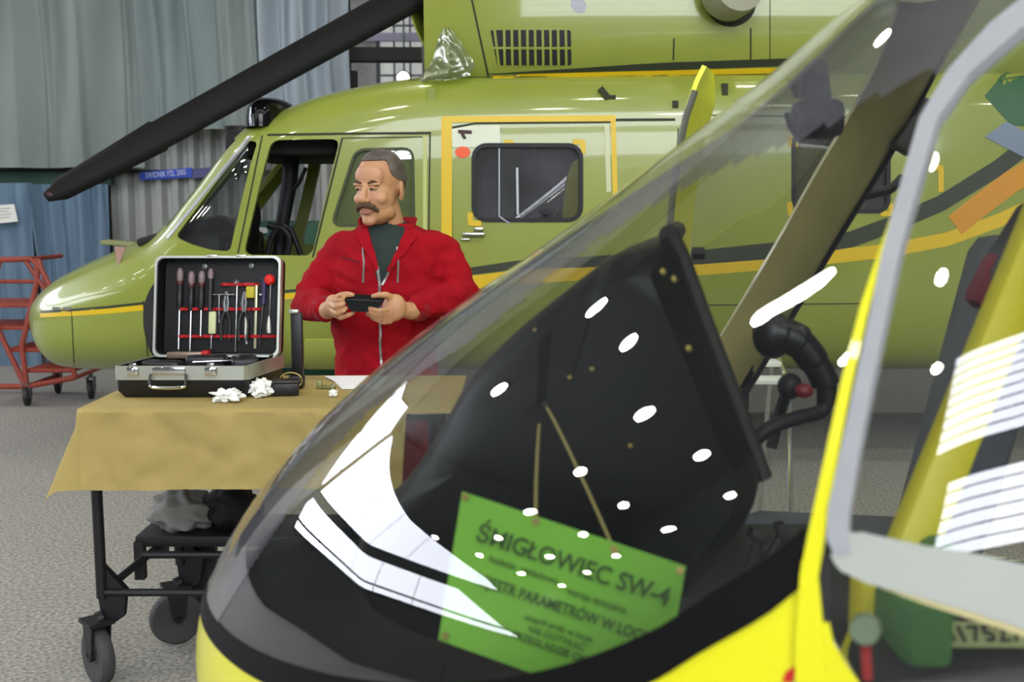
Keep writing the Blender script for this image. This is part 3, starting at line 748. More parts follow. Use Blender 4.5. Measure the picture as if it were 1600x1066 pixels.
# air intake lip, dark gap and plastic wrapping at the cowling front
il = MB(); zt_ = at(645, 120, 6.5).z
path = smooth_line([at(626, -60, 6.5), at(634, 0, 6.5), at(644, 40, 6.5), at(658, 70, 6.5), at(668, 82, 6.5)], 6)
def lip(u, v):
    p = path[int(round(v*(len(path)-1)))]
    return Vector((p.x+0.10*sin(u*pi)*(1-0.5*v)+0.02, YC-0.45+0.9*u, p.z))
il.sheet(18, len(path), lip, 0.01); il.build('intake_lip', m_gr, G)
il = MB(); a = at(660, 30, 6.55); il.cyl((a.x+0.05, 6.75, zr-0.05), (a.x+0.05, 6.75, zr+0.8), 0.07); il.cyl((a.x+0.11, 6.6, zr-0.05), (a.x+0.09, 6.6, zr+0.8), 0.035); il.build('rotor_shaft_cover', M('brown_grey', '#3a332a', 0.7), G)
pw = MB(); pa = [at(655, 128, 6.2), at(676, 92, 6.2), at(684, 62, 6.2), at(692, 44, 6.2)]; pb = [at(700, 126, 6.1), at(735, 118, 6.1), at(742, 98, 6.1), at(708, 48, 6.15)]
def wrap(u, v):
    i = min(2, int(v*3)); t = v*3-i; p = pa[i].lerp(pa[i+1], t); q = pb[i].lerp(pb[i+1], t)
    return p.lerp(q, u)+Vector((0, -0.05*sin(u*pi)+0.018*noise.noise(Vector((u*5, v*6, 2))), 0.012*noise.noise(Vector((u*6, v*4, 7)))))
pw.sheet(24, 24, wrap, 0.002); pw.build('plastic_wrap', glass('plastic_film', '#dfe6cc', 0.10, 0.10, '#c9cfb4', 0.2), G)
# nose details
cw = MB(); hb.patch(cw, rpoly([(252, 432), (236, 448), (224, 478), (224, 515), (236, 556), (262, 566), (330, 566), (330, 432)], 20), 0.003, 0.004, 20); cw.build('chin_window', M('chin_black', '#2c2c2e', 0.25, coat=0.3), G)
pt = MB(); a = at(190, 380, 6.62); pt.rbox(a, (0.20, 0.14, 0.026), 0.006, Matrix.Rotation(radians(4), 3, 'Y')); pt.rbox(at(216, 389, 6.62), (0.10, 0.06, 0.03), 0.01, Matrix.Rotation(radians(20), 3, 'Y')); pt.build('sensor_plate', M('olive_grey', '#8d9160', 0.5), G)
pf = MB(); pf.prism([at(q_[0], q_[1], hb.hit(188, 405)[0].y-0.03) for q_ in ((179, 385), (197, 387), (190, 402), (184, 420))], (0, 0.012, 0)); pf.build('sensor_fin', M('fin_pink', '#b08a7c', 0.6), G)
for (px, py) in ((90, 482), (107, 482)): h = hb.hit(px, py); MB().box(h[0], (0.05, 0.02, 0.016)).build('nose_latch', m_met, G)
# boarding step panel, seen between the case and the man
sp_ = MB(); hb.patch(sp_, rrect(476, 530, 526, 574, 3), 0.012, 0.02, 20); sp_.build('step_panel', M('primer_panel', '#aab550', 0.4, coat=0.3), G)
# white paper, red sticker and yellow reference marks round the window
pp = MB(); hb.patch(pp, [(706, 202), (735, 197), (781, 196), (782, 226), (742, 230), (707, 230)], 0.006, 0.003, 20); ppo = pp.build('taped_paper', M('paper_greenish', '#dfe6cf', 0.8), G)
pr_ = MB(); hb.line(pr_, [(716, 206), (737, 207)], 0.018, 0.010, 4); hb.line(pr_, [(722, 206), (723, 211), (727, 217)], 0.016, 0.010, 3); pr_.build('hand_mark', M('ink_brown', '#47302a', 0.7), ppo)
so = MB(); hb.patch(so, [(723+12*cos(q*pi/9), 238+9*sin(q*pi/9)) for q in range(18)], 0.006, 0.003, 20); so.build('red_sticker', M('sticker_orange', '#ee5a28', 0.5), G)
cm = MB()
for pts in ([(895, 222), (911, 222), (911, 240)], [(735, 332), (735, 349), (752, 349)], [(787, 223), (802, 223)], [(1236, 212), (1236, 226), (1246, 226)], [(1234, 316), (1234, 334), (1250, 334)], [(1376, 334), (1392, 334), (1392, 318)], [(1366, 104), (1366, 128)], [(1362, 106), (1404, 88)], [(1450, 262), (1470, 262), (1470, 300)]):
    cm = MB(); hb.line(cm, pts, 0.028, 0.005, 4); cm.build('corner_mark', m_yel, G)
dh = MB(); h = hb.hit(740, 366); dh.rbox(h[0]-Vector((0, 0.02, 0)), (0.12, 0.03, 0.018), 0.006); dh.rbox(hb.hit(748, 358)[0]-Vector((0, 0.02, 0)), (0.05, 0.025, 0.02), 0.006); dh.rbox(hb.hit(727, 374)[0]-Vector((0, 0.012, 0)), (0.05, 0.02, 0.01), 0.004); dh.build('door_handle', m_met, G)
fx = MB(); h = hs.hit(944, 146)[0]; fx.box(h, (0.03, 0.05, 0.07), Matrix.Rotation(radians(-40), 3, 'Y')); fx.box(h+Vector((0.03, 0, -0.02)), (0.06, 0.04, 0.02)); fx.build('roof_fitting', m_seam, G)
MB().box(hs.hit(1055, 163)[0], (0.03, 0.03, 0.035)).build('static_port', m_seam, G); MB().box(hs.hit(1132, 140)[0], (0.03, 0.04, 0.06)).build('roof_fitting', m_seam, G)
# orange and dark curve at the right, seen through the near door glass
ob = MB(); hb.line(ob, [(1492, 352), (1530, 322), (1580, 284), (1640, 250)], 0.12, 0.004); ob.build('orange_band', M('band_orange', '#cf8f18', 0.45), G)
# landing gear (behind the table and the cockpit in front)
for (px, y) in ((340, YC), (1080, YC-0.75), (1080, YC+0.75)):
    x = (px-800)/FPX*6.5; lg = MB(); lg.cyl((x, y, 0.16), (x, y, 0.62), 0.05); lgo = lg.build('landing_gear', m_grin, G)
    for dy in (-0.09, 0.09): MB().lathe([(0.05, -0.05), (0.15, -0.06), (0.19, -0.035), (0.19, 0.035), (0.15, 0.06), (0.05, 0.05)], (x, y+dy, 0.19), (0, 1, 0), 28).build('wheel', m_rub, lgo)
# main rotor: one drooping blade in view, with grip, hub and mast
hub = Vector((at(1030, 0, 6.6).x, YC, 3.55))
tip = at(72, 309, 5.9); rb_ = MB()
root = at(628, 2, 6.45); d = (root-tip); ext = [tip, tip.lerp(root, 0.04), tip.lerp(root, 0.30), tip.lerp(root, 0.305), root, root.lerp(hub, 0.45)]
wds = [0.05, 0.125, 0.185, 0.165, 0.19, 0.16]
V = []; up_ = Vector((0.0, -0.62, 0.78))
dirn = d.normalized(); chord = dirn.cross(Vector((0.1, -1, 0.25))).normalized()
for p, wv in zip(ext, wds):
    nrm_ = dirn.cross(chord).normalized()
    for k in range(12):
        q = 2*pi*k/12; V.append(p+chord*(wv/2)*cos(q)+nrm_*0.028*sin(q))
Fc = [(i*12+k, i*12+(k+1) % 12, (i+1)*12+(k+1) % 12, (i+1)*12+k) for i in range(5) for k in range(12)]+[tuple(range(12)), tuple(60+k for k in reversed(range(12)))]
rbl = rb_.add(V, Fc).build('rotor_blade', M('blade_black', '#0b0e0c', 0.6, var=(3, 0.5), col2='#17110d', spec=0.2), G)
rt = MB(); rt.ball(tip.lerp(root, 0.012), (0.035, 0.03, 0.025)); rt.build('blade_tip_cap', M('tip_red', '#3a1418', 0.5), rbl)
hbm = MB(); hbm.cyl(hub-Vector((0, 0, 1.0)), hub+Vector((0, 0, 0.1)), 0.09); hbm.lathe([(0.05, -0.1), (0.26, -0.08), (0.28, 0.0), (0.2, 0.08), (0.08, 0.14)], hub, n=24); hbm.build('rotor_hub', m_blkm, G)
bg = MB(); bg.tube([root.lerp(hub, 0.4), hub], [0.06, 0.10], 12); bg.build('blade_grip', m_blkm, G)
# ------------------------------------------------------------------ foreground helicopter
m_fy = M('yellow_paint', '#dfdc1c', 0.28, coat=0.4)
m_fyd = M('yellow_inside', '#c8bf12', 0.45)
m_oli = M('olive_frame', '#a89f66', 0.38, 0.0, var=(6, 0.4), col2='#8f8654', coat=0.3)
m_lin = M('liner_dark', '#23251f', 0.8)
m_hood = M('hood_black', '#070a06', 0.42, spec=0.25)
g_bub = glass('glass_bubble', '#eef0ec', 0.085, 0.010, '#b9bcc4', 0.004)
g_door = glass('glass_door', '#eef0ec', 0.095, 0.02, '#b9bcc4', 0.01)
W4 = thing('helicopter', 'bright yellow helicopter nose in the foreground with a big clear bubble windscreen', 'helicopter', tuple(FO))
FV, FFa = fgrid()
fs = Skin(FV, FFa)
LZ = [(-0.6, 1.06), (-0.035, 1.005), (0.0, 0.975), (0.07, 0.925), (0.13, 0.88), (0.30, 0.80), (0.55, 0.735), (0.80, 0.70), (0.997, 0.69)]
PL = [(0.60, 0.02), (0.946, -0.03), (1.01, -0.034), (1.058, -0.05), (1.196, -0.08), (1.347, -0.118), (1.433, -0.151), (1.508, -0.18), (1.563, -0.211), (1.611, -0.254), (1.653, -0.30), (1.76, -0.48), (1.99, -1.0)]
def zl(l): return interp(LZ, l)[0]
def lp(z): return interp(PL, z)[0]
body, wind, doorw = [], [], []
for f in FFa:
    c = sum((FV[q] for q in f), Vector())/4; l, w, z = floc(c)
    if l > lp(z):
        (wind if z > zl(l)+0.02 else body).append(f)
    elif l < -1.25: body.append(f)
    elif w >= 0: (body if (z < 0.72 or z > 1.80) else doorw).append(f)
    else: (body if (z < 0.56 or z > 1.80) else []).append(f)
def sub(faces, name, mat, off=0.0, th=0.0):
    src = FV if off == 0 else fgrid(off)[0]
    used = sorted({i for f in faces for i in f}); mp = {v: i for i, v in enumerate(used)}
    mb = MB().add([src[i] for i in used], [[mp[i] for i in f] for f in faces])
    bmesh.ops.recalc_face_normals(mb.bm, faces=mb.bm.faces[:])
    if th: bmesh.ops.solidify(mb.bm, geom=mb.bm.faces[:], thickness=th)
    return mb.build(name, mat, W4, recalc=False)
sub(body, 'nose_shell', m_fy)
sub([f for f in body if floc(FV[f[0]])[0] > -1.3], 'cabin_liner', m_lin, 0.02)
sub(wind, 'windscreen', g_bub)
sub(doorw, 'door_window', g_door)
g_refl = glass('glass_painted_reflection', '#dcdcdc', 0.10, 0.23, '#8f9098', 0.02)  # grey haze painted into the glass as a reflection of the hangar
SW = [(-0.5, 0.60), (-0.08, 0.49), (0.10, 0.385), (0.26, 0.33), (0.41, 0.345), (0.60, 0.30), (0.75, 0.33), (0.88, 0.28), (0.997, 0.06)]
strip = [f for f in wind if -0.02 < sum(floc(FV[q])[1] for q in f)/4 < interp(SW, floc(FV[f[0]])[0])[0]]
sub(strip, 'painted_reflection', g_refl, -0.002)
# outline of the glass along the lower edge (both sides), a black ceramic band
def edge_pts(w_sign):
    P = []; Nn = []
    for i in range(90):
        l = -0.03+(0.995+0.03)*(i/89)**0.8; z = zl(l)
        o = fw(l, 2.0*w_sign, z); h = fs.b.ray_cast(o, -FW*w_sign)
        if h[0] is None: continue
        n = h[1] if h[1].dot(FW*w_sign) > 0 else -h[1]
        P.append(h[0]+Vector((0, 0, 0.0))); Nn.append(n)
    return P, Nn
P1, N1 = edge_pts(1); P2, N2 = edge_pts(-1)
bt = MB(); PP = P1+P2[::-1]; NN = N1+N2[::-1]
V = []; 
for p, n in zip(PP, NN):
    up = (Vector((0, 0, 1))-n*n.z).normalized(); t = max(0, min(1, floc(p)[0])); wd = lerp(0.058, 0.024, t)
    V += [p-up*0.006+n*0.003, p+up*wd+n*0.003, p+up*wd-n*0.024, p-up*0.006-n*0.024]
# keep the upper edge of the band on the glass
for i in range(len(PP)):
    q = V[i*4+1]; h = fs.b.find_nearest(q); nn = NN[i]; V[i*4+1] = h[0]+nn*0.003; V[i*4+2] = h[0]-nn*0.026
Fc = [(i*4+k, i*4+(k+1) % 4, i*4+4+(k+1) % 4, i*4+4+k) for i in range(len(PP)-1) for k in range(4)]
bt.add(V, Fc).build('windscreen_band', M('band_black', '#060607', 0.7, spec=0.15), W4)
def tape(pxs, ws, off, name, mat, parent=W4, nth=0, step=6, dig=0.004):
    """raised strip through pixels; ws widths in metres at the same points"""
    P = []; Nn = []; Wd = []
    for (a, wa), (b, wb) in zip(zip(pxs, ws), list(zip(pxs, ws))[1:]):
        n = max(2, int(math.hypot(b[0]-a[0], b[1]-a[1])/step))
        for i in range(n+(1 if b == pxs[-1] else 0)):
            t = i/n; h = fs.hit(lerp(a[0], b[0], t), lerp(a[1], b[1], t), nth)
            if h: P.append(h[0]); Nn.append(h[1]); Wd.append(lerp(wa, wb, t))
    for _ in range(3): Nn = [Nn[0]]+[(Nn[i-1]+Nn[i]+Nn[i+1]).normalized() for i in range(1, len(Nn)-1)]+[Nn[-1]]
    return MB().raised(P, Nn, Wd, off, dig).build(name, mat, parent)
tape([(1268, 1110), (1267, 1000), (1266, 900), (1279, 830), (1301, 720), (1326, 600), (1356, 480), (1382, 400), (1412, 310), (1441, 235), (1464, 180)], [.032, .030, .019, .017, .014, .012, .010, .008, .006, .005, .004], 0.010, 'front_pillar', m_fy)
tape([(1290, 1110), (1288, 1000), (1288, 900), (1297, 840)], [.010, .010, .010, .004], 0.004, 'door_gap', m_blkm)
m_seal = M('seal_grey', '#9b9ea1', 0.5, var=(20, 0.3), col2='#85888c')
dor = tape([(1318, 866), (1311, 840), (1313, 800), (1333, 700), (1354, 600), (1376, 500), (1397, 400), (1430, 280), (1455, 195), (1500, 125), (1572, 55), (1660, -10)], [.016, .022, .022, .019, .018, .018, .019, .020, .021, .027, .040, .05], 0.014, 'door_window_frame', m_seal)
tape([(1312, 850), (1330, 862), (1364, 874), (1443, 893), (1530, 912), (1640, 942)], [.03, .045, .050, .052, .058, .064], 0.012, 'door_window_sill', M('sill_milky', '#a6aba2', 0.45))
tape([(1375, 912), (1443, 934), (1530, 960), (1640, 995)], [.006, .010, .012, .014], 0.010, 'sill_reflection', M('reflection_cream', '#c3b983', 0.5))  # cream strip painted as the yellowish reflection below the sill
yd = MB(); fs.patch(yd, [(1284, 972), (1296, 972), (1302, 1000), (1318, 1030), (1340, 1062), (1352, 1085), (1284, 1085)], 0.006, 0.006, 12); yd.build('door_corner', m_fy, W4)
rm = MB(); fs.patch(rm, [(1222, 1066), (1228, 1050), (1240, 1042), (1256, 1043), (1244, 1050), (1238, 1066)], 0.003, 0.002, 10); rm.build('red_emblem', M('emblem_red', '#c41f1a', 0.4), W4)
rm = MB(); fs.patch(rm, [(1238, 1066), (1245, 1054), (1262, 1050), (1252, 1066)], 0.003, 0.002, 10); rm.build('grey_emblem', M('emblem_grey', '#7f857a', 0.4), W4)
dk_ = MB(); h = fs.hit(1352, 982); dk_.lathe([(0.0, 0.02), (0.0145, 0.02), (0.016, 0.012), (0.016, -0.004)], h[0], h[1], 20); dk_.build('door_knob', M('knob_grey', '#5c6b52', 0.6), W4)
tape([(1353, 1008), (1356, 1062)], [.010, .010], 0.006, 'red_strap', M('strap_red', '#7c1713', 0.7))
# far front pillar with its dark seal, seen from inside
def tape2(pxs, ws, inn, name, mat, thick=0.03):
    P = []; Nn = []; Wd = []
    for (a, wa), (b, wb) in zip(zip(pxs, ws), list(zip(pxs, ws))[1:]):
        n = 14
        for i in range(n):
            t = i/n; h = fs.hit(lerp(a[0], b[0], t), lerp(a[1], b[1], t), 1)
            if h: P.append(h[0]+h[1]*inn); Nn.append(h[1]); Wd.append(lerp(wa, wb, t))
    for _ in range(4): Nn = [Nn[0]]+[(Nn[i-1]+Nn[i]+Nn[i+1]).normalized() for i in range(1, len(Nn)-1)]+[Nn[-1]]
    m = MB(); V = []; K = 7
    for i in range(len(P)):
        t = (P[min(i+1, len(P)-1)]-P[max(i-1, 0)]).normalized(); s = Nn[i].cross(t).normalized()
        for k in range(K):
            q = -1+2*k/(K-1); V.append(P[i]+s*q*Wd[i]/2+Nn[i]*thick*(1-abs(q)**2.2))
        V.append(P[i]+s*Wd[i]/2-Nn[i]*0.01); V.append(P[i]-s*Wd[i]/2-Nn[i]*0.01)
    K += 2
    Fc = [(i*K+k, i*K+(k+1) % K, i*K+K+(k+1) % K, i*K+K+k) for i in range(len(P)-1) for k in range(K)]+[tuple(range(K)), tuple((len(P)-1)*K+k for k in reversed(range(K)))]
    return m.add(V, Fc).build(name, mat, W4)
fp = tape2([(1108, 640), (1138, 588), (1250, 400), (1372, 192), (1424, 100), (1456, 36), (1492, -40)], [.125, .14, .14, .145, .16, .18, .20], 0.0, 'far_pillar', m_oli)
tape2([(1146, 640), (1185, 575), (1300, 380), (1408, 200), (1448, 120), (1480, 40)], [.022, .022, .024, .024, .022, .02], 0.004, 'pillar_seal', m_blkm, 0.018)
lh = MB(); lh.tube(smooth_line([at(1338, 310, 2.6), at(1362, 303, 2.58), at(1390, 296, 2.6), at(1410, 278, 2.62)]), 0.011); lh.build('grab_loop', m_blkm, W4)
hn = MB(); h = fs.hit(1425, 190, 1); hn.rbox(h[0]+h[1]*0.02, (0.05, 0.05, 0.12), 0.01, Matrix.Rotation(radians(30), 3, 'Y')); hn.build('pillar_catch', M('catch_dark', '#33322a', 0.5), W4)
# open far door, seen nearly edge-on
dp_ = [(1104, 104), (1092, 128), (1078, 168), (1066, 225), (1056, 300), (1050, 370), (1048, 470), (1052, 560)]
def door_sheet(u, v):
    i = min(len(dp_)-2, int(v*(len(dp_)-1))); t = v*(len(dp_)-1)-i
    px, py = lerp(dp_[i][0], dp_[i+1][0], t), lerp(dp_[i][1], dp_[i+1][1], t)
    wdt = 34*min(1, 0.25+3*v)*(1-0.35*v)
    p = at(px, py, 2.95); q = at(px+wdt*1.15, py+4+4*(1-v), 3.65)
    return p.lerp(q, u)
od = MB().sheet(6, 30, door_sheet, 0.012).build('open_door', M('yellow_door', '#e6ec2a', 0.4), W4)
de = MB(); de.tube([at(px-6, py+14, 2.93) for px, py in dp_[1:]], 0.009, 8); de.build('door_rubber_edge', M('rubber_grey', '#5b5d50', 0.6), od)
dw_ = MB(); dw_.tube([at(px+24*min(1, .3+i*.2), py+16, 3.66) for i, (px, py) in enumerate(dp_[1:])], 0.012, 8); dw_.build('door_bright_edge', M('edge_pale', '#cfd3c0', 0.35), od)
# instrument console under its black hood, between the seats
def onw(px, py, w):
    r = ray(px, py); d0 = CAM-FO; t = (w-d0.dot(FW))/r.dot(FW); return floc(CAM+r*t)
hp = [(1046, 372), (1010, 376), (950, 404), (880, 456), (800, 522), (735, 590), (690, 668), (640, 742), (585, 800), (560, 880), (600, 960), (760, 1010), (1000, 960), (1130, 850), (1188, 745), (1150, 640), (1100, 510)]
hl2 = [onw(px, py, 0.12) for px, py in hp]
hq = smooth_line([Vector((l, 0, z)) for l, w, z in hl2]+[Vector((hl2[0][0], 0, hl2[0][2]))], 4)[:-1]
cl, cz = sum(p.x for p in hq)/len(hq), sum(p.z for p in hq)/len(hq)
HWD = 0.30; K = len(hq); V = []; ns = 15
for j in range(ns):
    q = -1+2*j/(ns-1); s = max(0.02, (1-abs(q)**3.2)**(1/2.4))
    for p in hq:
        s2 = s if p.x > cl-0.1 else lerp(s, 1, 0.75)
        V.append(fw(cl+(p.x-cl)*(0.5+0.5*s2), q*HWD*(0.92 if p.x < cl else 1.0), cz+(p.z-cz)*(0.35+0.65*s2)))
Fc = [(j*K+k, j*K+(k+1) % K, (j+1)*K+(k+1) % K, (j+1)*K+k) for j in range(ns-1) for k in range(K)]+[tuple(range(K)), tuple((ns-1)*K+k for k in reversed(range(K)))]
hood = MB().add(V, Fc).build('instrument_hood', m_hood, W4, ang=50)
hk = Skin(V, Fc)
rm_ = MB(); P = []
for px, py in [(1046, 368), (1062, 400), (1100, 505), (1150, 635), (1192, 748)]:
    l, w, z = onw(px, py, 0.16); P.append(fw(l, 0.16, z))
Q = [p-FW*0.42 for p in P]
rm_.tube(P, 0.020, 8, flat=0.8); rm_.tube([P[0], Q[0]], 0.018, 8); rm_.build('hood_rim', M('rim_dark', '#1c1e1a', 0.6), W4)
for k, (px, py) in enumerate([(1035, 425), (1052, 437), (1075, 545), (836, 516), (890, 590), (925, 577), (965, 706), (985, 697)]):
    h = hk.hit(px, py)
    if h: MB().ball(h[0], (0.0038, 0.0038, 0.0038) if k > 2 else (0.0065, 0.0065, 0.0065), nu=10, nv=6).build('hood_screw', M('screw_brass', '#a89a50', 0.4, 0.6), hood)
MB().rbox(fw(0.0, 0, 0.55), (0.4, 0.44, 0.5), 0.05).build('console_foot', m_lin, W4)
MB().rbox(fw(-0.3, 0, 0.42), (1.7, 1.05, 0.03), 0.01).build('cockpit_floor', M('floor_dark', '#2a2b28', 0.8), W4)
kn = MB(); kn.tube([at(1082, 396, 2.2), at(1100, 396, 2.2)], 0.012); kn.build('hood_knob', m_blkm, W4)
# cyclic stick with its grip
sk_ = MB(); sk_.tube(smooth_line([at(1165, 700, 2.1), at(1205, 668, 2.1), at(1250, 652, 2.12), at(1284, 642, 2.14), at(1294, 618, 2.15)]), 0.014, 10)
ck = sk_.build('cyclic_stick', m_blkm, W4)
gp = MB(); gp.tube(smooth_line([at(1292, 632, 2.15), at(1290, 600, 2.15), at(1272, 565, 2.15), at(1248, 535, 2.15), at(1222, 524, 2.15), at(1206, 520, 2.15)]), [0.02]*10+[0.027]*10+[0.03]*10+[0.034]*10+[0.036]*11, 12); gp.ball(at(1208, 524, 2.15), (0.04, 0.035, 0.045)); gp.build('stick_grip', M('grip_black', '#17181a', 0.35), ck)
MB().ball(at(1256, 611, 2.11), (0.018, 0.014, 0.014)).build('trigger_button', M('button_red', '#7e1a26', 0.4), ck)
MB().ball(at(1234, 604, 2.15), (0.024, 0.02, 0.026)).build('collective_knob', m_blkm, ck)
MB().tube(smooth_line([at(1234, 604, 2.15), at(1220, 640, 2.2), at(1205, 700, 2.2)]), 0.012).build('collective_lever', m_blkm, W4)
# compass on the far windscreen frame
cb = MB(); c = at(1277, 186, 2.25); cb.rbox(c, (0.095, 0.08, 0.075), 0.02); cb.ball(c+Vector((-0.01, -0.03, -0.005)), (0.034, 0.03, 0.034)); co_ = cb.build('compass', m_blkm, W4)
cb = MB(); cb.prism([at(1262, 84, 2.27), at(1292, 96, 2.27), at(1300, 152, 2.27), at(1248, 152, 2.27), at(1232, 118, 2.27)], (0, 0.03, 0)); cb.build('compass_bracket', M('bracket_grey', '#3d3f3d', 0.5), co_)
cb = MB(); cb.tube(smooth_line([at(1229, 176, 2.2), at(1236, 200, 2.2), at(1252, 214, 2.22), at(1264, 208, 2.24)]), 0.006, 6); cb.build('compass_wire', m_blkm, co_)
# seats, pedals and the yellow frame member behind the near door glass
def seat(w, l, mat):
    c = fw(l, w, 0); s = MB(); R = Matrix.Rotation(math.atan2(-FF.x*0+0.17, 0.985)*-1, 3, 'Z')
    s.rbox(fw(l, w, 0.66), (0.44, 0.42, 0.13), 0.05, R)
    o = s.build('pilot_seat', mat, W4)
    MB().rbox(fw(l-0.24, w, 1.02), (0.10, 0.42, 0.66), 0.045, R @ Matrix.Rotation(radians(12), 3, 'Y')).build('seat_backrest', mat, o)
    MB().rbox(fw(l-0.05, w, 0.51), (0.36, 0.34, 0.2), 0.03, R).build('seat_base', m_lin, o)
m_seat = M('seat_grey_blue', '#4a4e58', 0.8, var=(20, 0.3), col2='#3c4048')
MB().rbox(at(1546, 440, 1.95), (0.05, 0.06, 0.10), 0.02, Matrix.Rotation(radians(25), 3, 'Y')).build('red_strap_pad', M('pad_red', '#6d1420', 0.8), W4)
MB().rbox(at(1590, 385, 1.95), (0.06, 0.08, 0.16), 0.02, Matrix.Rotation(radians(30), 3, 'Y')).build('headrest', m_blkm, W4)
seat(-0.40, -0.22, m_seat); seat(0.30, -0.62, M('seat_slate', '#3d424c', 0.85, var=(20, 0.3), col2='#30343c'))
pd_ = MB()
for k, (px, py) in enumerate([(1185, 838), (1200, 860), (1222, 832), (1232, 868), (1210, 885)]):
    pd_.rbox(at(px, py, 1.85), (0.035, 0.03, 0.018), 0.004, Matrix.Rotation(radians(30+20*k), 3, 'Y'))
    pd_.tube([at(px, py, 1.85), at(1150+8*k, 930, 1.8)], 0.008, 6)
pd_.tube([at(1150, 930, 1.8), at(1190, 930, 1.8)], 0.016, 6); pd_.build('pedals', m_blkm, W4)
ym = MB(); a, b = at(1604, 405, 1.62), at(1418, 868, 1.46)
d_ = (b-a).normalized(); s_, t_ = frame(d_, Vector((0, 1, 0)))
def beam(mb, p, q, wa, wb, dp):
    V = []
    for c, w_ in ((p, wa), (q, wb)):
        for (i, j) in ((-1, -1), (1, -1), (1, 1), (-1, 1)): V.append(c+s_*i*w_/2+t_*j*dp/2)
    mb.add(V, [(0, 1, 2, 3), (7, 6, 5, 4), (0, 4, 5, 1), (1, 5, 6, 2), (2, 6, 7, 3), (3, 7, 4, 0)])
beam(ym, a-d_*0.30, b+d_*0.20, 0.056, 0.060, 0.05)
bmesh.ops.bevel(ym.bm, geom=ym.bm.edges[:], offset=0.012, segments=2, profile=0.5, affect='EDGES')
ym.build('cabin_frame', m_fyd, W4)
# things seen low through the door: green cushion, lettered plate, black seat pan
gm = MB(); gm.rbox(at(1425, 972, 1.34), (0.06, 0.14, 0.085), 0.02); gm.rbox(at(1455, 905, 1.45), (0.05, 0.1, 0.12), 0.02); gm.build('green_cushion', M('cushion_green', '#3d6e2e', 0.7, var=(15, 0.4), col2='#2f5a34'), W4)
pl_ = MB(); q0, q1, q2, q3 = at(1448, 972, 1.34), at(1640, 972, 1.34), at(1640, 1012, 1.30), at(1440, 1012, 1.30)
pl_.prism([q0, q1, q2, q3], (0, 0.012, -0.004)); lpo = pl_.build('lettered_plate', M('plate_olive', '#8d9566', 0.6), W4, smooth=False)
text_obj('plate_lettering', 'G17527', 0.038, M('ink_dark', '#1e2018', 0.7), at(1530, 991, 1.316), q1-q0, q0-q3, lpo, sx=0.85)
MB().rbox(at(1540, 1052, 1.32), (0.30, 0.16, 0.055), 0.022).build('seat_pan', m_blkm, W4)
MB().rbox(at(1358, 1010, 1.42), (0.045, 0.06, 0.20), 0.012).build('inner_sill', m_fyd, W4)
# skid gear (below the frame)
for sgn in (1, -1):
    sg = MB(); sg.tube(smooth_line([fw(0.75, .85*sgn, 0.16), fw(0.6, .85*sgn, 0.05), fw(0.3, .85*sgn, 0.04), fw(-1.8, .85*sgn, 0.04)], 6), 0.04, 10); sko = sg.build('landing_skid', m_blkm, W4)
    for l in (0.1, -1.2): MB().tube([fw(l, .85*sgn, 0.05), fw(l, .6*sgn, 0.34), fw(l, .3*sgn, 0.40)], 0.03, 8).build('skid_strut', m_blkm, sko)
en = MB(); en.add([fsec(-2.6, 2*pi*k/60) for k in range(60)], [tuple(range(60))]); en.build('aft_bulkhead', m_fy, W4)
# ------------------------------------------------------------------ green placard hung inside the windscreen
c0, c1, c2, c3 = at(722, 768, 1.57), at(1072, 885, 1.47), at(1030, 1122, 1.43), at(685, 1000, 1.51)
SG = thing('placard', 'green cardboard placard hung on a cord inside the bubble windscreen', 'sign', c3)
X = (c1-c0).normalized(); Nrm = X.cross(c0-c3).normalized(); Y = Nrm.cross(X)
def sgp(u, v): return c0.lerp(c1, u).lerp(c3.lerp(c2, u), v)+Nrm*0.004*sin(u*pi)
MB().sheet(12, 8, sgp, -0.002).build('board', M('placard_green', '#6fae2e', 0.65, var=(4, 0.35), col2='#63a12b'), SG)
m_ink = M('ink_green_black', '#31501b', 0.8)
Wd = (c1-c0).length
for body_, v, sz, bd, u in (('ŚMIGŁOWIEC SW-4', 0.235, 0.034, 0.0006, 0.53), ('badania  zakładowe', 0.37, 0.014, 0.0, 0.33), ('wersja specjalna', 0.405, 0.014, 0.0, 0.66), ('REJESTR PARAMETRÓW W LOCIE', 0.53, 0.021, 0.0004, 0.52), ('zespół prób w locie', 0.66, 0.013, 0.0, 0.52), ('NIE DOTYKAĆ', 0.73, 0.013, 0.0, 0.52), ('STAN PO PRZEGLĄDZIE OKRESOWYM', 0.80, 0.014, 0.0002, 0.5)):
    p = sgp(u, v)+Nrm*0.002
    xx = (sgp(1, v)-sgp(0, v)); text_obj('lettering', body_, sz, m_ink, p, xx, Y, SG, ext=0.0004, bold=bd, sx=0.80 if v == 0.53 else 0.93)
for (u, v) in ((0.02, 0.03), (0.98, 0.04), (0.03, 0.96), (0.35, 0.035), (0.70, 0.05)):
    MB().lathe([(0.002, 0.0015), (0.005, 0.0015), (0.0055, 0.0), (0.005, -0.002), (0.002, -0.002)], sgp(u, v)+Nrm*0.002, Nrm, 14).build('eyelet', M('brass', '#9b8a52', 0.4, 0.8), SG)
hh = hk.hit(852, 632); ap = hh[0]+hh[1]*0.006 if hh else at(852, 632, 1.62)
cd_ = MB(); cd_.tube(smooth_line([sgp(0.35, 0.035)+Nrm*0.003, at(838, 745, 1.6), at(843, 660, (ap.y+0.0)), ap, at(905, 738, 1.6), sgp(0.70, 0.05)+Nrm*0.003], 6), 0.0022, 6)
cd_.build('cord', M('cord_tan', '#8f8450', 0.8), SG)
MB().ball(ap, 0.007, nu=10, nv=6).build('hook', m_blkm, SG)
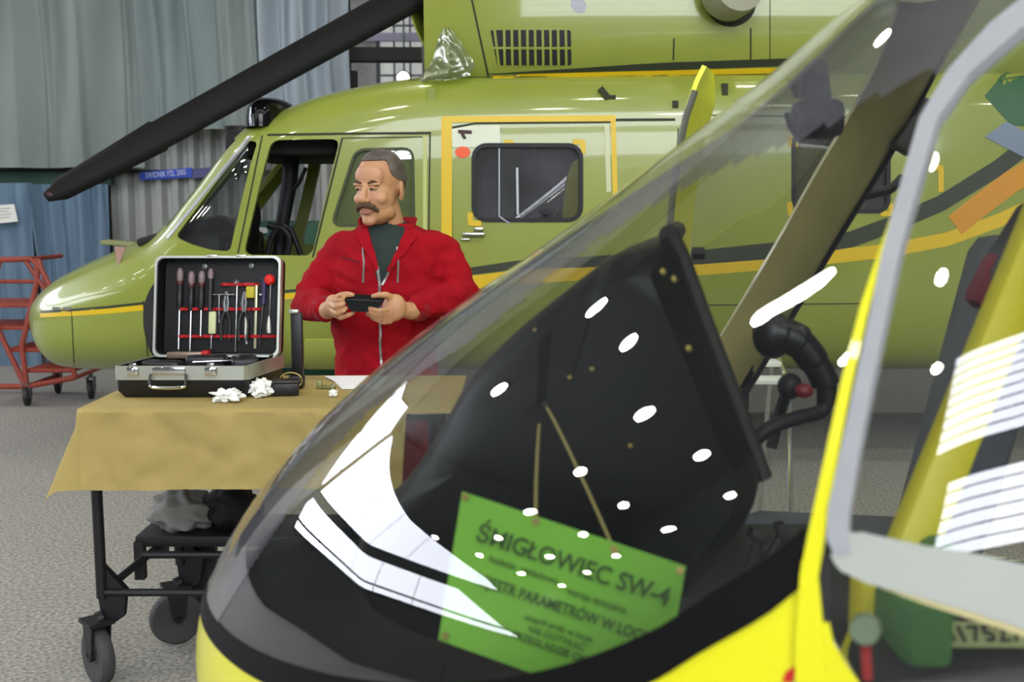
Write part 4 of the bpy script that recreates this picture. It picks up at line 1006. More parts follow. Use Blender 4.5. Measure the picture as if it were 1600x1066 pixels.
# ------------------------------------------------------------------ work trolley under brown paper
TZ = 0.85
m_cart = M('cart_black', '#17171a', 0.5, 0.2)
m_kraft = M('kraft_paper', '#a89556', 0.72, var=(3.0, 0.6), col2='#93804a', bump=(7, 0.5))
pFL, pFR, pBL = atz(130, 640, TZ), atz(622, 640, TZ), atz(214, 588, TZ)
xL, yF, yB = pFL.x, pFL.y, pBL.y; xR = -0.17
CT_ = thing('work_trolley', 'black steel work trolley on castors carrying the tool case', 'trolley', ((xL+xR)/2, (yF+yB)/2, 0))
MB().rbox(((xL+xR)/2, (yF+yB)/2, TZ-0.02), (xR-xL-0.03, yB-yF-0.03, 0.03), 0.005).build('table_top', m_cart, CT_)
w0 = atz(160, 1066, 0.0); w1 = atz(272, 1003, 0.0)
fx, fy, rx, ry = w0.x, w0.y, w1.x, w1.y
legs = [(at(150, 768, fy), Vector((fx+0.01, fy, 0.26))), (Vector((rx, ry, TZ-0.03)), Vector((rx+0.03, ry, 0.26)))]
legs += [(Vector((xR-0.06, fy, TZ-0.03)), Vector((xR-0.04, fy, 0.26))), (Vector((xR-0.06, ry, TZ-0.03)), Vector((xR-0.04, ry, 0.26)))]
legs[0] = (Vector((legs[0][0].x, fy, TZ-0.03)), legs[0][1])
for i, (a, b) in enumerate(legs):
    lg = MB(); lg.cyl(a, b, 0.016, n=10)
    sgn = 1 if i < 2 else -1
    lg.prism([b+Vector((0, 0, 0.10)), b+Vector((0.07*sgn, 0, 0.02)), b+Vector((0.06*sgn, 0, -0.06)), b+Vector((0.0, 0, -0.10)), b+Vector((-0.012*sgn, 0, 0.0))], (0, 0.03, 0))
    lo_ = lg.build('leg', m_cart, CT_)
    c = Vector((b.x-0.015, b.y-0.01, 0.0865))
    R = Matrix.Rotation(radians(42 if i % 2 == 0 else -62), 3, 'Z'); ax = R @ Vector((1, 0, 0))
    ck_ = MB(); ck_.lathe([(0.03, -0.015), (0.066, -0.021), (0.080, -0.019), (0.086, -0.010), (0.086, 0.010), (0.080, 0.019), (0.066, 0.021), (0.03, 0.015)], c, ax, 32)
    ck_ = ck_.build('castor', M('tyre_grey', '#3a3b3a', 0.7), lo_)
    fk = MB()
    for s in (-1, 1): fk.prism([c+ax*s*0.026+R @ Vector((0, -0.018, 0)), c+ax*s*0.026+R @ Vector((0, 0.018, 0)), c+ax*s*0.026+R @ Vector((0, 0.035, 0.104)), c+ax*s*0.026+R @ Vector((0, -0.035, 0.104))], ax*0.004*s)
    fk.box(c+Vector((0, 0, 0.105)), (0.075, 0.085, 0.012), R); fk.cyl(c+Vector((0, 0, 0.108)), (b.x, b.y, 0.20), 0.022); fk.cyl(c-ax*0.03, c+ax*0.03, 0.014)
    fk.build('castor_fork', m_cart, ck_)
fb = legs[0][1]; rb2 = legs[1][1]; fr_ = legs[2][1]; rr_ = legs[3][1]
u3 = Vector((0, 0, 0.015))
for nm, a, b in (('side_rail', fb+u3, rb2+Vector((0.02, 0, 0.13))), ('side_rail', fr_+u3, rr_+u3), ('front_rail', fb+u3, fr_+u3), ('rear_rail', rb2+u3*2, rr_+u3*2), ('middle_rail', fb.lerp(rb2, 0.5)+Vector((0, 0, 0.08)), fr_.lerp(rr_, 0.5)+Vector((0, 0, 0.08)))):
    MB().cyl(a, b, 0.012, n=8).build(nm, m_cart, CT_)
sa = at(224, 845, 3.5); szz = sa.z+0.02
sh = MB(); sh.rbox((sa.x+0.40, 3.55, szz), (0.80, 0.26, 0.035), 0.006); sh.box((sa.x+0.012, 3.43, szz-0.06), (0.03, 0.03, 0.12)); sh.box((sa.x+0.012, 3.66, szz-0.06), (0.03, 0.03, 0.12)); sh.box((sa.x+0.15, 3.64, szz-0.13), (0.085, 0.03, 0.28))
sh.build('lower_shelf', M('shelf_black', '#121215', 0.55), CT_)
# paper
pp_ = []
def paper(u, v):
    s0 = -0.21+u*(xR+0.02-xL+0.21)          # distance right of the left edge (negative: beyond it)
    t0 = -0.01+v*(yB-yF+0.235)              # distance forward from the back edge
    s = max(0, -s0); t0 = min(t0, yB-yF+0.012) if s0 > pFR.x-xL+0.02 else t0; t = max(0, t0-(yB-yF)); m_ = 1.6*s*t/(s+t+1e-5); dr = (s**5+t**5)**0.2
    wr = 0.006*noise.noise(Vector((s0*6, t0*6, 3)))+0.003*noise.noise(Vector((s0*17, t0*15, 9)))
    cr = 0.004*noise.noise(Vector((s0*3, 8, 0)))
    x = xL+max(s0, 0)-0.14*s-0.34*m_; y = yB-min(t0, yB-yF)-0.05*t-0.30*m_; z = TZ+0.001-dr*0.985+0.02*m_
    if t > 0: y -= abs(wr)*3.6*(1 if s == 0 else 0.3)+0.012*max(0, sin(s0*7+1))*t/0.2; 
    elif s == 0: z += abs(wr)*0.15
    if s > 0 and t == 0: x -= 0.02
    e = 0.012
    return Vector((x, y, z+ (cr if t > 0 else 0)))
XU = 90
solo(MB().sheet(XU, 60, paper, 0.0012), 'paper_cover', m_kraft, 'brown kraft paper draped over the work trolley top', 'paper', ((xL+xR)/2, (yF+yB)/2, TZ), ang=50)
# bundles on the lower shelf
def lump(name, label, cat, c, r, mat, seed, nz=0.35, fr_=9, flatbase=None):
    mb = MB(); mb.ball((0, 0, 0), 1.0, nu=40, nv=24)
    for v in mb.bm.verts:
        d = v.co.copy(); k = 1+nz*noise.noise(d*fr_*0.25+Vector((seed, 0, 0)))+nz*0.5*noise.noise(d*fr_*0.6+Vector((0, seed, 0)))
        v.co = Vector((c[0]+d.x*r[0]*k, c[1]+d.y*r[1]*k, c[2]+d.z*r[2]*k))
        if flatbase is not None and v.co.z < flatbase: v.co.z = flatbase
    return solo(mb, name, mat, label, cat, (c[0], c[1], flatbase if flatbase is not None else c[2]-r[2]), ang=70)
st_ = szz+0.0178
c = at(282, 800, 3.5); lump('cloth_bundle', 'crumpled grey cloth bundle on the trolley shelf at the left', 'cloth', (c.x, 3.52, st_+0.05), (0.10, 0.09, 0.068), M('cloth_grey', '#8b8b86', 0.85, var=(8, 0.4), col2='#6d6d70'), 3, flatbase=st_)
c = at(352, 795, 3.5); lump('cloth_bundle', 'black padded bundle on the trolley shelf beside the grey cloth', 'cloth', (c.x+0.01, 3.54, st_+0.06), (0.095, 0.09, 0.07), M('cloth_black', '#17171b', 0.8), 8, 0.2, flatbase=st_)
# ------------------------------------------------------------------ open tool case
m_alu = M('case_aluminium', '#c3c7bb', 0.32, 0.75)
m_case = M('case_black', '#101013', 0.45, bump=(60, 0.05))
m_chr = M('chrome', '#d8dadb', 0.14, 1.0)
m_in = M('case_lining', '#0d0f0f', 0.7)
A0 = atz(181, 621, TZ+0.004); yA = A0.y; A = Vector((A0.x, yA, TZ+0.003)); B = Vector((at(386, 620, yA).x, yA, TZ+0.003)); dpt = Vector((0.056, 0.27, 0)); Lw = (B-A).length
TC = thing('tool_case', 'open black tool case with aluminium rims standing on the brown paper', 'tool case', A+(B-A)/2+dpt/2)
H1 = 0.092
def rring(o, ex, ey, wx, wy, r, n=6):
    P = []
    for (px, py) in rrect(0, 0, wx, wy, r, n): P.append(o+ex*px+ey*py)
    return P
ex = (B-A).normalized(); ey = dpt.normalized(); Ld = dpt.length; ez = Vector((0, 0, 1))
def shell(mb, o, ex, ey, ez, wx, wy, h, r, th, floor_h):
    """tray: outer wall, rim, inner wall, floor"""
    rows = [rring(o+ex*0.012+ey*0.012, ex, ey, wx-.024, wy-.024, r), rring(o+ez*0.02, ex, ey, wx, wy, r), rring(o+ez*h, ex, ey, wx, wy, r), rring(o+ez*h+(ex+ey)*th, ex, ey, wx-2*th, wy-2*th, r), rring(o+ez*floor_h+(ex+ey)*th, ex, ey, wx-2*th, wy-2*th, r)]
    n = len(rows[0]); V = [p for rw in rows for p in rw]
    Fc = [(i*n+k, i*n+(k+1) % n, (i+1)*n+(k+1) % n, (i+1)*n+k) for i in range(len(rows)-1) for k in range(n)]+[tuple(reversed(range(n))), tuple((len(rows)-1)*n+k for k in range(n))]
    return mb.add(V, Fc)
def band(mb, o, ex, ey, ez, wx, wy, h0, h1, r, out, th):
    rows = [rring(o+ez*h0-(ex+ey)*out, ex, ey, wx+2*out, wy+2*out, r), rring(o+ez*h1-(ex+ey)*out, ex, ey, wx+2*out, wy+2*out, r), rring(o+ez*h1+(ex+ey)*th, ex, ey, wx-2*th, wy-2*th, r), rring(o+ez*h0+(ex+ey)*th, ex, ey, wx-2*th, wy-2*th, r)]
    n = len(rows[0]); V = [p for rw in rows for p in rw]
    return mb.add(V, [(i*n+k, i*n+(k+1) % n, ((i+1) % 4)*n+(k+1) % n, ((i+1) % 4)*n+k) for i in range(4) for k in range(n)])
bot = shell(MB(), A, ex, ey, ez, Lw, Ld, H1, 0.016, 0.006, 0.055).build('base_shell', m_case, TC)
bd_ = band(MB(), A, ex, ey, ez, Lw, Ld, H1-0.040, H1+0.001, 0.016, 0.003, 0.003).build('base_rim', m_alu, TC)
for px in (212, 333):
    p = A+ex*((px-181)/205*Lw)-ey*0.008+ez*(H1-0.014); lt_ = MB(); R = Matrix((ex, ey, ez)).transposed()
    lt_.rbox(p, (0.034, 0.012, 0.026), 0.003, R); lt_.rbox(p-ey*0.008+ez*0.003, (0.016, 0.008, 0.014), 0.002, R); lt_.rbox(p+ez*0.018, (0.02, 0.008, 0.012), 0.002, R); lt_.build('latch', m_chr, TC)
hc = A+ex*((268-181)/205*Lw)-ey*0.008+ez*(H1-0.016); R = Matrix((ex, ey, ez)).transposed()
hp_ = MB().rbox(hc+ez*0.004, (0.095, 0.010, 0.022), 0.003, R).build('handle_plate', m_chr, TC)
hd_ = MB(); hd_.tube([hc+ex*x-ey*0.010+ez*z for x, z in smooth_xz] if False else smooth_line([hc+ex*-0.05-ey*.006+ez*-0.004, hc+ex*-0.052-ey*.012+ez*-0.03, hc+ex*-0.04-ey*.014+ez*-0.043, hc+ex*0.04-ey*.014+ez*-0.043, hc+ex*0.052-ey*.012+ez*-0.03, hc+ex*0.05-ey*.006+ez*-0.004], 5), 0.0048, 8)
hd_.build('handle', m_chr, TC)
# lid, standing at the back and leaning away a little
LB = A+dpt+ez*(H1-0.006)+ey*0.012
lz = (ez*cos(radians(7))+ey*sin(radians(7))).normalized(); ln = (-ey*cos(radians(7))+ez*sin(radians(7))).normalized(); HL = 0.305; LDp = 0.062
shell(MB(), LB-ln*0.0, ex, lz, ln, Lw, HL, LDp, 0.022, 0.005, 0.012).build('lid_shell', m_case, TC)
band(MB(), LB, ex, lz, ln, Lw, HL, LDp-0.014, LDp+0.004, 0.022, 0.004, 0.003).build('lid_rim', m_alu, TC)
R2 = Matrix((ex, lz, ln)).transposed()
pnl = MB().rbox(LB+ex*Lw/2+lz*HL/2+ln*0.018, (Lw-0.02, HL-0.02, 0.008), 0.003, R2).build('tool_panel', m_in, TC)
def lp_(px, py, n=0.03): return LB+ex*((px-253)/192*Lw)+lz*((551-py)/151*HL)+ln*n
m_strap = M('strap_bright_red', '#b3141c', 0.5)
for (x0, x1, y) in ((279, 410, 479), (279, 438, 521), (345, 405, 441)):
    n = int((x1-x0)/9); st2 = MB(); P = smooth_line([lp_(lerp(x0, x1, i/n), y, 0.024 if i % 2 == 0 else 0.042) for i in range(n+1)], 4)
    st2.raised(P, [ln]*len(P), 0.009, 0.001, 0.001); st2.build('strap', m_strap, TC)
for px, py in ((319, 413), (392, 412)): MB().lathe([(0.008, 0), (0.009, 0.004), (0.006, 0.006), (0.001, 0.006)], lp_(px, py, 0.022), ln, 16).build('lid_stud', M('stud_grey', '#7e857c', 0.4, 0.5), TC)
for px in (340, 385): MB().rbox(lp_(px, 400.5, LDp-0.002)+lz*0.004, (0.032, 0.010, 0.014), 0.003, R2).build('lid_catch', m_alu, TC)
MB().tube([lp_(440, 548, 0.055), lp_(434, 552, 0.07)], 0.005).build('lid_stay', m_chr, TC)
TN = 0.033
m_hblk = M('tool_handle_black', '#1b191c', 0.4); m_hred = M('tool_handle_red', '#4d1b22', 0.4); m_hpal = M('tool_handle_mauve', '#7c6a6c', 0.4)
def tool(name, label, cat, p): return thing(name, label, cat, p, None)
for (px, y0, y1, ye, lab) in ((283, 416, 480, 541, 'leftmost of the dark-handled screwdrivers in the case lid'), (301, 421, 482, 543, 'second dark-handled screwdriver from the left in the case lid'), (317, 420, 481, 521, 'third dark-handled screwdriver from the left in the case lid')):
    t = thing('screwdriver', lab, 'screwdriver', lp_(px, y1, TN), 'screwdrivers strapped in the case lid')
    a, b = lp_(px, y0, TN), lp_(px, y1, TN); L_ = (a-b).length
    MB().lathe([(0.003, 0), (0.0075, 0.002), (0.0095, 0.012), (0.0105, L_*.3), (0.0085, L_*.55), (0.0098, L_*.62)], b, (a-b), 14).build('handle', m_hblk, t)
    MB().lathe([(0.0098, L_*.60), (0.0110, L_*.64), (0.0098, L_*.70)], b, (a-b), 14).build('collar', m_hred, t)
    MB().lathe([(0.0096, L_*.69), (0.011, L_*.80), (0.0105, L_*.92), (0.006, L_), (0.001, L_*1.01)], b, (a-b), 14).build('cap', m_hpal, t)
    MB().cyl(b, lp_(px, ye, TN), 0.0036, n=8).build('shaft', m_chr, t)
t = thing('chisel', 'pale-handled blade tool strapped right of the screwdrivers in the case lid', 'chisel', lp_(335, 520, TN))
MB().rbox(lp_(335.5, 500, TN), (0.022, 0.07, 0.010), 0.003, R2).build('blade_guard', M('guard_pale', '#c9cf9c', 0.5), t)
MB().tube([lp_(331, 482, TN), lp_(331, 450, TN), lp_(331, 432, TN)], [0.008, 0.009, 0.008], 12).build('handle', m_hblk, t)
MB().tube([lp_(331, 432, TN), lp_(331, 424, TN), lp_(331, 417, TN)], [0.009, 0.010, 0.006], 12).build('cap', m_hpal, t)
MB().cyl(lp_(334, 519, TN), lp_(334, 540, TN), 0.003, n=8).build('tip', m_chr, t)
t = thing('tap_wrench', 'small chrome T-handled wrench in the middle of the case lid', 'wrench', lp_(346, 480, TN))
MB().cyl(lp_(337, 457, TN+.006), lp_(371, 457, TN+.006), 0.003, n=8).build('cross_bar', m_chr, t); MB().cyl(lp_(346, 457, TN+.006), lp_(346, 500, TN+.002), 0.0035, n=8).build('stem', m_chr, t)
for (dx, lab, gi) in ((0, 'dark pliers with slim grips left of centre in the case lid', 0), (28, 'dark pliers right of centre in the case lid, near the white-handled tool', 1)):
    t = thing('pliers', lab, 'pliers', lp_(356+dx, 482, TN), 'pliers in the case lid')
    for s in (-1, 1):
        MB().tube(smooth_line([lp_(357+dx+1.5*s, 482, TN+.004), lp_(357+dx+7*s, 500, TN+.004), lp_(357+dx+6*s, 528, TN+.004)]), 0.0042, 8).build('grip', M('grip_dark', '#2a2e2c', 0.45) if s < 0 else m_hblk, t)
        MB().tube([lp_(357+dx+1.5*s, 483, TN+.004), lp_(357+dx+3*s, 470, TN+.004), lp_(357+dx+0.8*s, 452, TN+.004)], [0.005, 0.0055, 0.002], 8).build('jaw', M('steel_dull', '#7d7f80', 0.45, 0.8), t)
for (px, y0, y1, lab) in ((373, 432, 545, 'long slim steel rod with a ring end between the pliers in the lid'), (402, 442, 540, 'yellow-backed steel rule strapped toward the right of the lid')):
    t = thing('steel_rule' if px == 402 else 'feeler_rod', lab, 'rule' if px == 402 else 'rod', lp_(px, y1, TN))
    if px == 402:
        MB().rbox(lp_(px+1, (y0+y1)/2, TN), (0.008, (y1-y0)/151*HL, 0.003), 0.001, R2).build('blade', M('rule_steel', '#b9b796', 0.35, 0.5), t)
        MB().rbox(lp_(394, 453, TN), (0.026, 0.038, 0.012), 0.004, R2).build('grip', M('tool_yellow', '#b5a81c', 0.5), t)
        MB().rbox(lp_(392, 441, TN+.002), (0.034, 0.010, 0.008), 0.002, R2).build('clip', m_strap, t)
    else:
        MB().cyl(lp_(px, y0+8, TN+.003), lp_(px, y1, TN+.003), 0.003, n=8).build('rod', m_chr, t)
        MB().lathe([(0.004, -0.002), (0.009, -0.002), (0.009, 0.002), (0.004, 0.002), (0.004, -0.002)], lp_(px, y0+6, TN+.003), ln, 16).build('ring', m_chr, t)
t = thing('marker', 'white-bodied slim tool low in the right half of the case lid', 'tool', lp_(389, 532, TN)); MB().tube([lp_(389, 491, TN), lp_(389, 518, TN)], 0.006, 10).build('barrel', M('plastic_white', '#dcdfce', 0.5), t); MB().tube([lp_(389, 518, TN), lp_(390, 533, TN)], [0.006, 0.003], 10).build('tip', M('plastic_grey', '#a8aca0', 0.5), t)
t = thing('inspection_mirror', 'tool with a round bright red head at the right of the case lid', 'tool', lp_(425, 520, TN)); MB().lathe([(0.001, 0.012), (0.012, 0.010), (0.0175, 0.002), (0.016, -0.006), (0.004, -0.008)], lp_(425, 434, TN+.008), ln, 22).build('head', M('tool_red', '#d8231c', 0.45), t)
MB().cyl(lp_(425, 441, TN), lp_(424, 522, TN), 0.0028, n=8).build('stem', m_chr, t); MB().tube([lp_(424, 490, TN), lp_(424, 506, TN), lp_(425, 516, TN)], [0.003, 0.008, 0.008], 10).build('ferrule', M('ferrule', '#bfc3b2', 0.35, 0.6), t)
t = thing('soldering_tool', 'violet-handled tool beside the red-headed one in the case lid', 'tool', lp_(413, 500, TN)); MB().tube([lp_(415, 432, TN), lp_(415, 470, TN)], 0.008, 10).build('handle', M('handle_violet', '#32294f', 0.45), t); MB().tube([lp_(414, 470, TN), lp_(410, 535, TN)], [0.004, 0.002], 8).build('shaft', m_chr, t); MB().ball(lp_(411, 457, TN+.004), (0.006, 0.006, 0.006), nu=10, nv=6).build('ferrule', m_chr, t)
# tools lying in the base tray
fz = A+ez*(0.0575)
def tp(u, v, h=0.0): return fz+ex*u*Lw+dpt*v+ez*h
t = thing('spanner', 'steel spanner lying across the right of the case base', 'spanner', tp(0.6, 0.3)); MB().rbox(tp(0.62, 0.42, 0.034), (0.13, 0.016, 0.006), 0.002, Matrix.Rotation(radians(20), 3, 'Z')).build('shank', m_chr, t); MB().lathe([(0.007, -.004), (0.015, -.004), (0.015, .004), (0.007, .004), (0.007, -.004)], tp(0.62, 0.42, 0.034)+Vector((0.07, 0.025, 0)), ez, 16).build('ring_end', m_chr, t)
for k, (u, v, s, lab) in enumerate(((0.2, 0.45, (0.12, 0.05, 0.036), 'black tool pouch at the left of the case base'), (0.5, 0.6, (0.12, 0.06, 0.046), 'black tool roll in the middle of the case base'), (0.80, 0.6, (0.08, 0.10, 0.042), 'black rounded tool pouch at the right end of the case base'))):
    solo(MB().rbox(tp(u, v, s[2]/2), s, 0.012, Matrix.Rotation(radians(12*k-8), 3, 'Z'), 3), 'tool_pouch', M('pouch_black', '#15161b', 0.45), lab, 'pouch', tp(u, v), 'pouches in the case base')
t = thing('wire_stripper', 'small tool with red and steel ends at the left back of the case base', 'tool', tp(0.3, 0.8)); MB().tube([tp(0.42, 0.74, 0.045), tp(0.48, 0.72, 0.048)], 0.010, 10).build('red_grip', m_strap, t); MB().rbox(tp(0.27, 0.78, 0.04), (0.11, 0.025, 0.02), 0.004, R).build('steel_body', M('steel_brown', '#8d7a68', 0.4, 0.5), t)
# ------------------------------------------------------------------ small things on the paper
PZ = TZ+0.003
for (px, py, r, lab, sd) in ((354, 614, (0.040, 0.03, 0.018), 'crumpled white tissue lying flat before the tool case', 4), (408, 613, (0.030, 0.03, 0.026), 'crumpled white tissue standing upright right of the flat one', 12)):
    c = atz(px, py+(13 if sd == 4 else 6), PZ); lump('tissue', lab, 'tissue', (c.x, c.y, PZ+r[2]*0.8), r, M('tissue_white', '#f1f3ee', 0.9), sd, 0.75, 10, flatbase=PZ)
c = atz(444, 619, PZ); t = thing('small_box', 'small black box beside the white tissues on the paper', 'box', (c.x, c.y+0.03, PZ))
MB().rbox((c.x, c.y+0.03, PZ+0.018), (0.075, 0.06, 0.036), 0.004, Matrix.Rotation(radians(8), 3, 'Z')).build('body', m_case, t); MB().rbox((c.x, c.y+0.03, PZ+0.040), (0.078, 0.063, 0.009), 0.003, Matrix.Rotation(radians(8), 3, 'Z')).build('lid', M('lid_dark', '#1d1a1a', 0.4), t)
c = atz(464, 606, PZ); t = thing('clamp_stand', 'black upright clamp stand with brassy ring at the back of the table', 'stand', (c.x, c.y, PZ))
MB().rbox((c.x, c.y, PZ+0.02), (0.045, 0.05, 0.04), 0.008).build('base', m_case, t)
MB().rbox((c.x+0.002, c.y+0.01, PZ+0.13), (0.034, 0.025, 0.20), 0.004).build('post', m_case, t)
MB().rbox((c.x-0.004, c.y-0.002, PZ+0.235), (0.03, 0.02, 0.012), 0.003).build('clip', m_alu, t)
rg = MB(); rg.tube([Vector((c.x-0.012+0.034*cos(q*pi/10), c.y-0.03, PZ+0.027+0.024*sin(q*pi/10))) for q in range(20)], 0.0022, 6, closed=True); rg.build('ring', M('brass_pale', '#b8a860', 0.35, 0.8), t)
q = [atz(516, 591, PZ), atz(606, 590, PZ), atz(590, 608, PZ), atz(534, 608, PZ)]
t = thing('paper_sheets', 'white paper sheets lying at the back edge in front of the man', 'paper', (sum((p for p in q), Vector())/4))
m_pw = M('paper_clean', '#eeeeee', 0.8)
MB().prism(q, (0, 0, 0.003)).build('sheet', m_pw, t, smooth=False)
MB().prism([p+Vector((-0.02+0.01*i, 0.012, 0.0035)) for i, p in enumerate(q)], (0, 0, 0.002)).build('sheet', m_pw, t, smooth=False)
c = atz(510, 607, PZ); t = thing('bracket', 'small olive metal bracket beside the paper sheets', 'bracket', (c.x, c.y, PZ)); bk = MB(); bk.rbox((c.x, c.y, PZ+0.004), (0.06, 0.02, 0.008), 0.002, Matrix.Rotation(radians(-20), 3, 'Z')); bk.rbox((c.x-0.02, c.y, PZ+0.012), (0.014, 0.018, 0.024), 0.002); bk.build('body', M('olive_metal', '#8b8f5c', 0.4, 0.5), t); MB().cyl((c.x+0.02, c.y-0.002, PZ), (c.x+0.02, c.y-0.002, PZ+0.014), 0.005, n=10).build('bolt', m_chr, t)
c = atz(521, 620, PZ); lump('paper_ball', 'tiny white crumpled ball near the front of the table', 'paper', (c.x, c.y, PZ+0.010), (0.012, 0.011, 0.011), M('tissue_white', '#f1f3ee', 0.9), 21, 0.4, flatbase=PZ)
# white slatted steps beyond the cockpit
s0 = at(1165, 555, 4.7); t = thing('step_stool', 'white slatted step stool beyond the yellow cockpit, left of the control stick', 'stool', (at(1195, 600, 4.7).x, 4.75, 0))
for k, (py, dy) in enumerate(((558, 0.32), (575, 0.2), (596, 0.08))):
    p = at(1198, py, 4.62); MB().rbox((p.x, 4.58+dy, p.z), (0.17, 0.12, 0.022), 0.004).build('tread', M('slat_white', '#e0e4dc', 0.5), t)
for sx in (-1, 1):
    p = at(1198, 600, 4.62); MB().tube([(p.x+0.09*sx, 4.50, 0.0), (p.x+0.09*sx, 4.62, p.z-0.01), (p.x+0.09*sx, 4.92, at(1198, 552, 4.62).z)], 0.012, 8).build('side_rail', m_chr, t)
    MB().tube([(p.x+0.09*sx, 5.1, 0.0), (p.x+0.09*sx, 4.92, at(1198, 552, 4.62).z)], 0.012, 8).build('back_leg', m_chr, t)
# ------------------------------------------------------------------ the man in red
MY = 3.98
m_skin = M('skin', '#c4966e', 0.5, var=(16, 0.6), col2='#ad7457', bump=(60, 0.12))
m_jkt = M('jacket_red', '#a00e1d', 0.9, var=(6, 0.5), col2='#7c0a18', bump=(28, 0.6), spec=0.15)
m_shirt = M('shirt_green_black', '#20302c', 0.85)
PM = thing('person', 'moustached man in red zip jacket holding a flat black case behind the table', 'person', (at(604, 400, MY).x, MY, 0))
S = MY/FPX
def J(px, py, dy=0.0):           # joint at a pixel, dy towards the camera
    return at(px, py, MY-dy)
def rings(mb, rows, n=28):
    """closed body of elliptical rings: (centre, rx, ry)"""
    V = [c+Vector((rx*cos(2*pi*k/n), ry*sin(2*pi*k/n), 0)) for c, rx, ry in rows for k in range(n)]
    m = len(rows)
    return mb.add(V, [(i*n+k, i*n+(k+1) % n, (i+1)*n+(k+1) % n, (i+1)*n+k) for i in range(m-1) for k in range(n)]+[tuple(range(n)), tuple((m-1)*n+k for k in reversed(range(n)))])
def caps(mb, pts, rs, n=14):
    mb.tube(pts, rs, n)
    for p, r in zip(pts, rs): mb.ball(p, r*0.995, nu=14, nv=8)
    return mb
def remesh(mb, name, mat, voxel, parent=PM, sm=4, ang=180, disp=None):
    bmesh.ops.recalc_face_normals(mb.bm, faces=mb.bm.faces[:])
    o = mb.build(name, mat, parent, recalc=False)
    m = o.modifiers.new('r', 'REMESH'); m.mode = 'VOXEL'; m.voxel_size = voxel; m.use_smooth_shade = True
    s = o.modifiers.new('s', 'SMOOTH'); s.iterations = sm; s.factor = 0.5
    evaluated(o); o.data.materials.clear(); o.data.materials.append(mat)
    if disp:
        for v in o.data.vertices: v.co += v.normal*disp(v.co+base(o))
    for p in o.data.polygons: p.use_smooth = True
    return o
# head frame: yaw turns the face towards the left of the picture
HC = J(594, 294, 0.05); yaw = radians(-26); tilt = radians(3)
HR = Matrix.Rotation(yaw, 3, 'Z') @ Matrix.Rotation(tilt, 3, 'X')
def h_(x, y, z): return HC+HR @ Vector((x, y, z))
def hball(mb, c, r, R=None): mb.ball(h_(*c), r, HR @ R if R else HR, 24, 16)
bd = MB()
hball(bd, (0, 0.012, 0.036), (0.077, 0.097, 0.092)); hball(bd, (0, -0.028, -0.028), (0.064, 0.068, 0.085)); hball(bd, (0, -0.062, 0.042), (0.056, 0.030, 0.045))
hball(bd, (0, -0.032, -0.082), (0.054, 0.056, 0.042)); hball(bd, (0, -0.076, -0.106), (0.026, 0.020, 0.019)); hball(bd, (0, -0.078, -0.062), (0.030, 0.022, 0.026))
for s in (-1, 1):
    hball(bd, (0.028*s, -0.084, 0.016), (0.026, 0.012, 0.008)); hball(bd, (0.042*s, -0.062, -0.034), (0.022, 0.022, 0.020)); hball(bd, (0.048*s, -0.020, -0.080), (0.014, 0.034, 0.024))
    hball(bd, (0.078*s, 0.014, -0.008), (0.007, 0.020, 0.032), Matrix.Rotation(radians(18*s), 3, 'Z')); hball(bd, (0.076*s, 0.010, -0.034), (0.006, 0.010, 0.012)); hball(bd, (0.012*s, -0.104, -0.038), (0.009, 0.010, 0.008))
caps(bd, [h_(0, -0.090, 0.008), h_(0, -0.104, -0.014), h_(0, -0.113, -0.034)], [0.010, 0.0115, 0.0135]); hball(bd, (0, -0.112, -0.036), (0.013, 0.012, 0.011))
caps(bd, [h_(0, 0.016, -0.06), J(606, 352, 0.01), J(606, 372, -0.01)], [0.055, 0.058, 0.064])
# torso, legs
rings(bd, [(J(606, 362), 0.10, 0.07), (J(606, 378), 0.17, 0.09), (J(605, 400), 0.185, 0.105), (J(604, 450), 0.165, 0.105), (J(604, 520), 0.155, 0.10), (J(604, 570), 0.165, 0.105), (J(604, 610), 0.155, 0.10)])
for s in (-1, 1): caps(bd, [Vector((PM.location.x+0.085*s, MY, 0.80)), Vector((PM.location.x+0.10*s, MY-0.01, 0.46)), Vector((PM.location.x+0.105*s, MY+0.02, 0.10))], [0.088, 0.058, 0.042])
# arms
RS, RE, RW = J(520, 396), J(484, 474, 0.03), J(512, 485, 0.235)
LS, LE, LW = J(694, 392), J(722, 462, 0.03), J(642, 486, 0.235)
for a, b, c in ((RS, RE, RW), (LS, LE, LW)): caps(bd, [a, a.lerp(b, .5), b, b.lerp(c, .5), c], [0.036, 0.042, 0.042, 0.038, 0.030])
# hands: palm, four unequal bent fingers below / behind the case, thumb above
OBC = J(567, 475, 0.315)
def hand(mb, wrist, palm, pr, R, fingers, thumb):
    mb.ball(palm, pr, R, 18, 12); caps(mb, [wrist, wrist.lerp(palm, .6)], [0.029, 0.026])
    for f, r in fingers: caps(mb, f, [r, r*0.95, r*0.88, r*0.75][:len(f)], 10)
    caps(mb, thumb, [0.0135, 0.0115, 0.0105, 0.008][:len(thumb)], 10)
Rz = Matrix.Rotation(radians(-8), 3, 'Y')
hand(bd, RW, J(522, 478, 0.285), (0.030, 0.030, 0.038), Rz,
     [([J(520, 490, 0.30), J(532, 497, 0.325), J(546, 492, 0.335), J(552, 489, 0.330)], 0.0088), ([J(517, 484, 0.305), J(526, 490, 0.335), J(537, 486, 0.345), J(541, 482, 0.335)], 0.0090),
      ([J(517, 475, 0.305), J(524, 480, 0.340), J(534, 477, 0.350), J(538, 474, 0.340)], 0.0088), ([J(519, 467, 0.300), J(525, 470, 0.335), J(533, 468, 0.345), J(537, 467, 0.335)], 0.0080)],
     [J(522, 469, 0.29), J(532, 462, 0.315), J(543, 460, 0.325), J(551, 461, 0.325)])
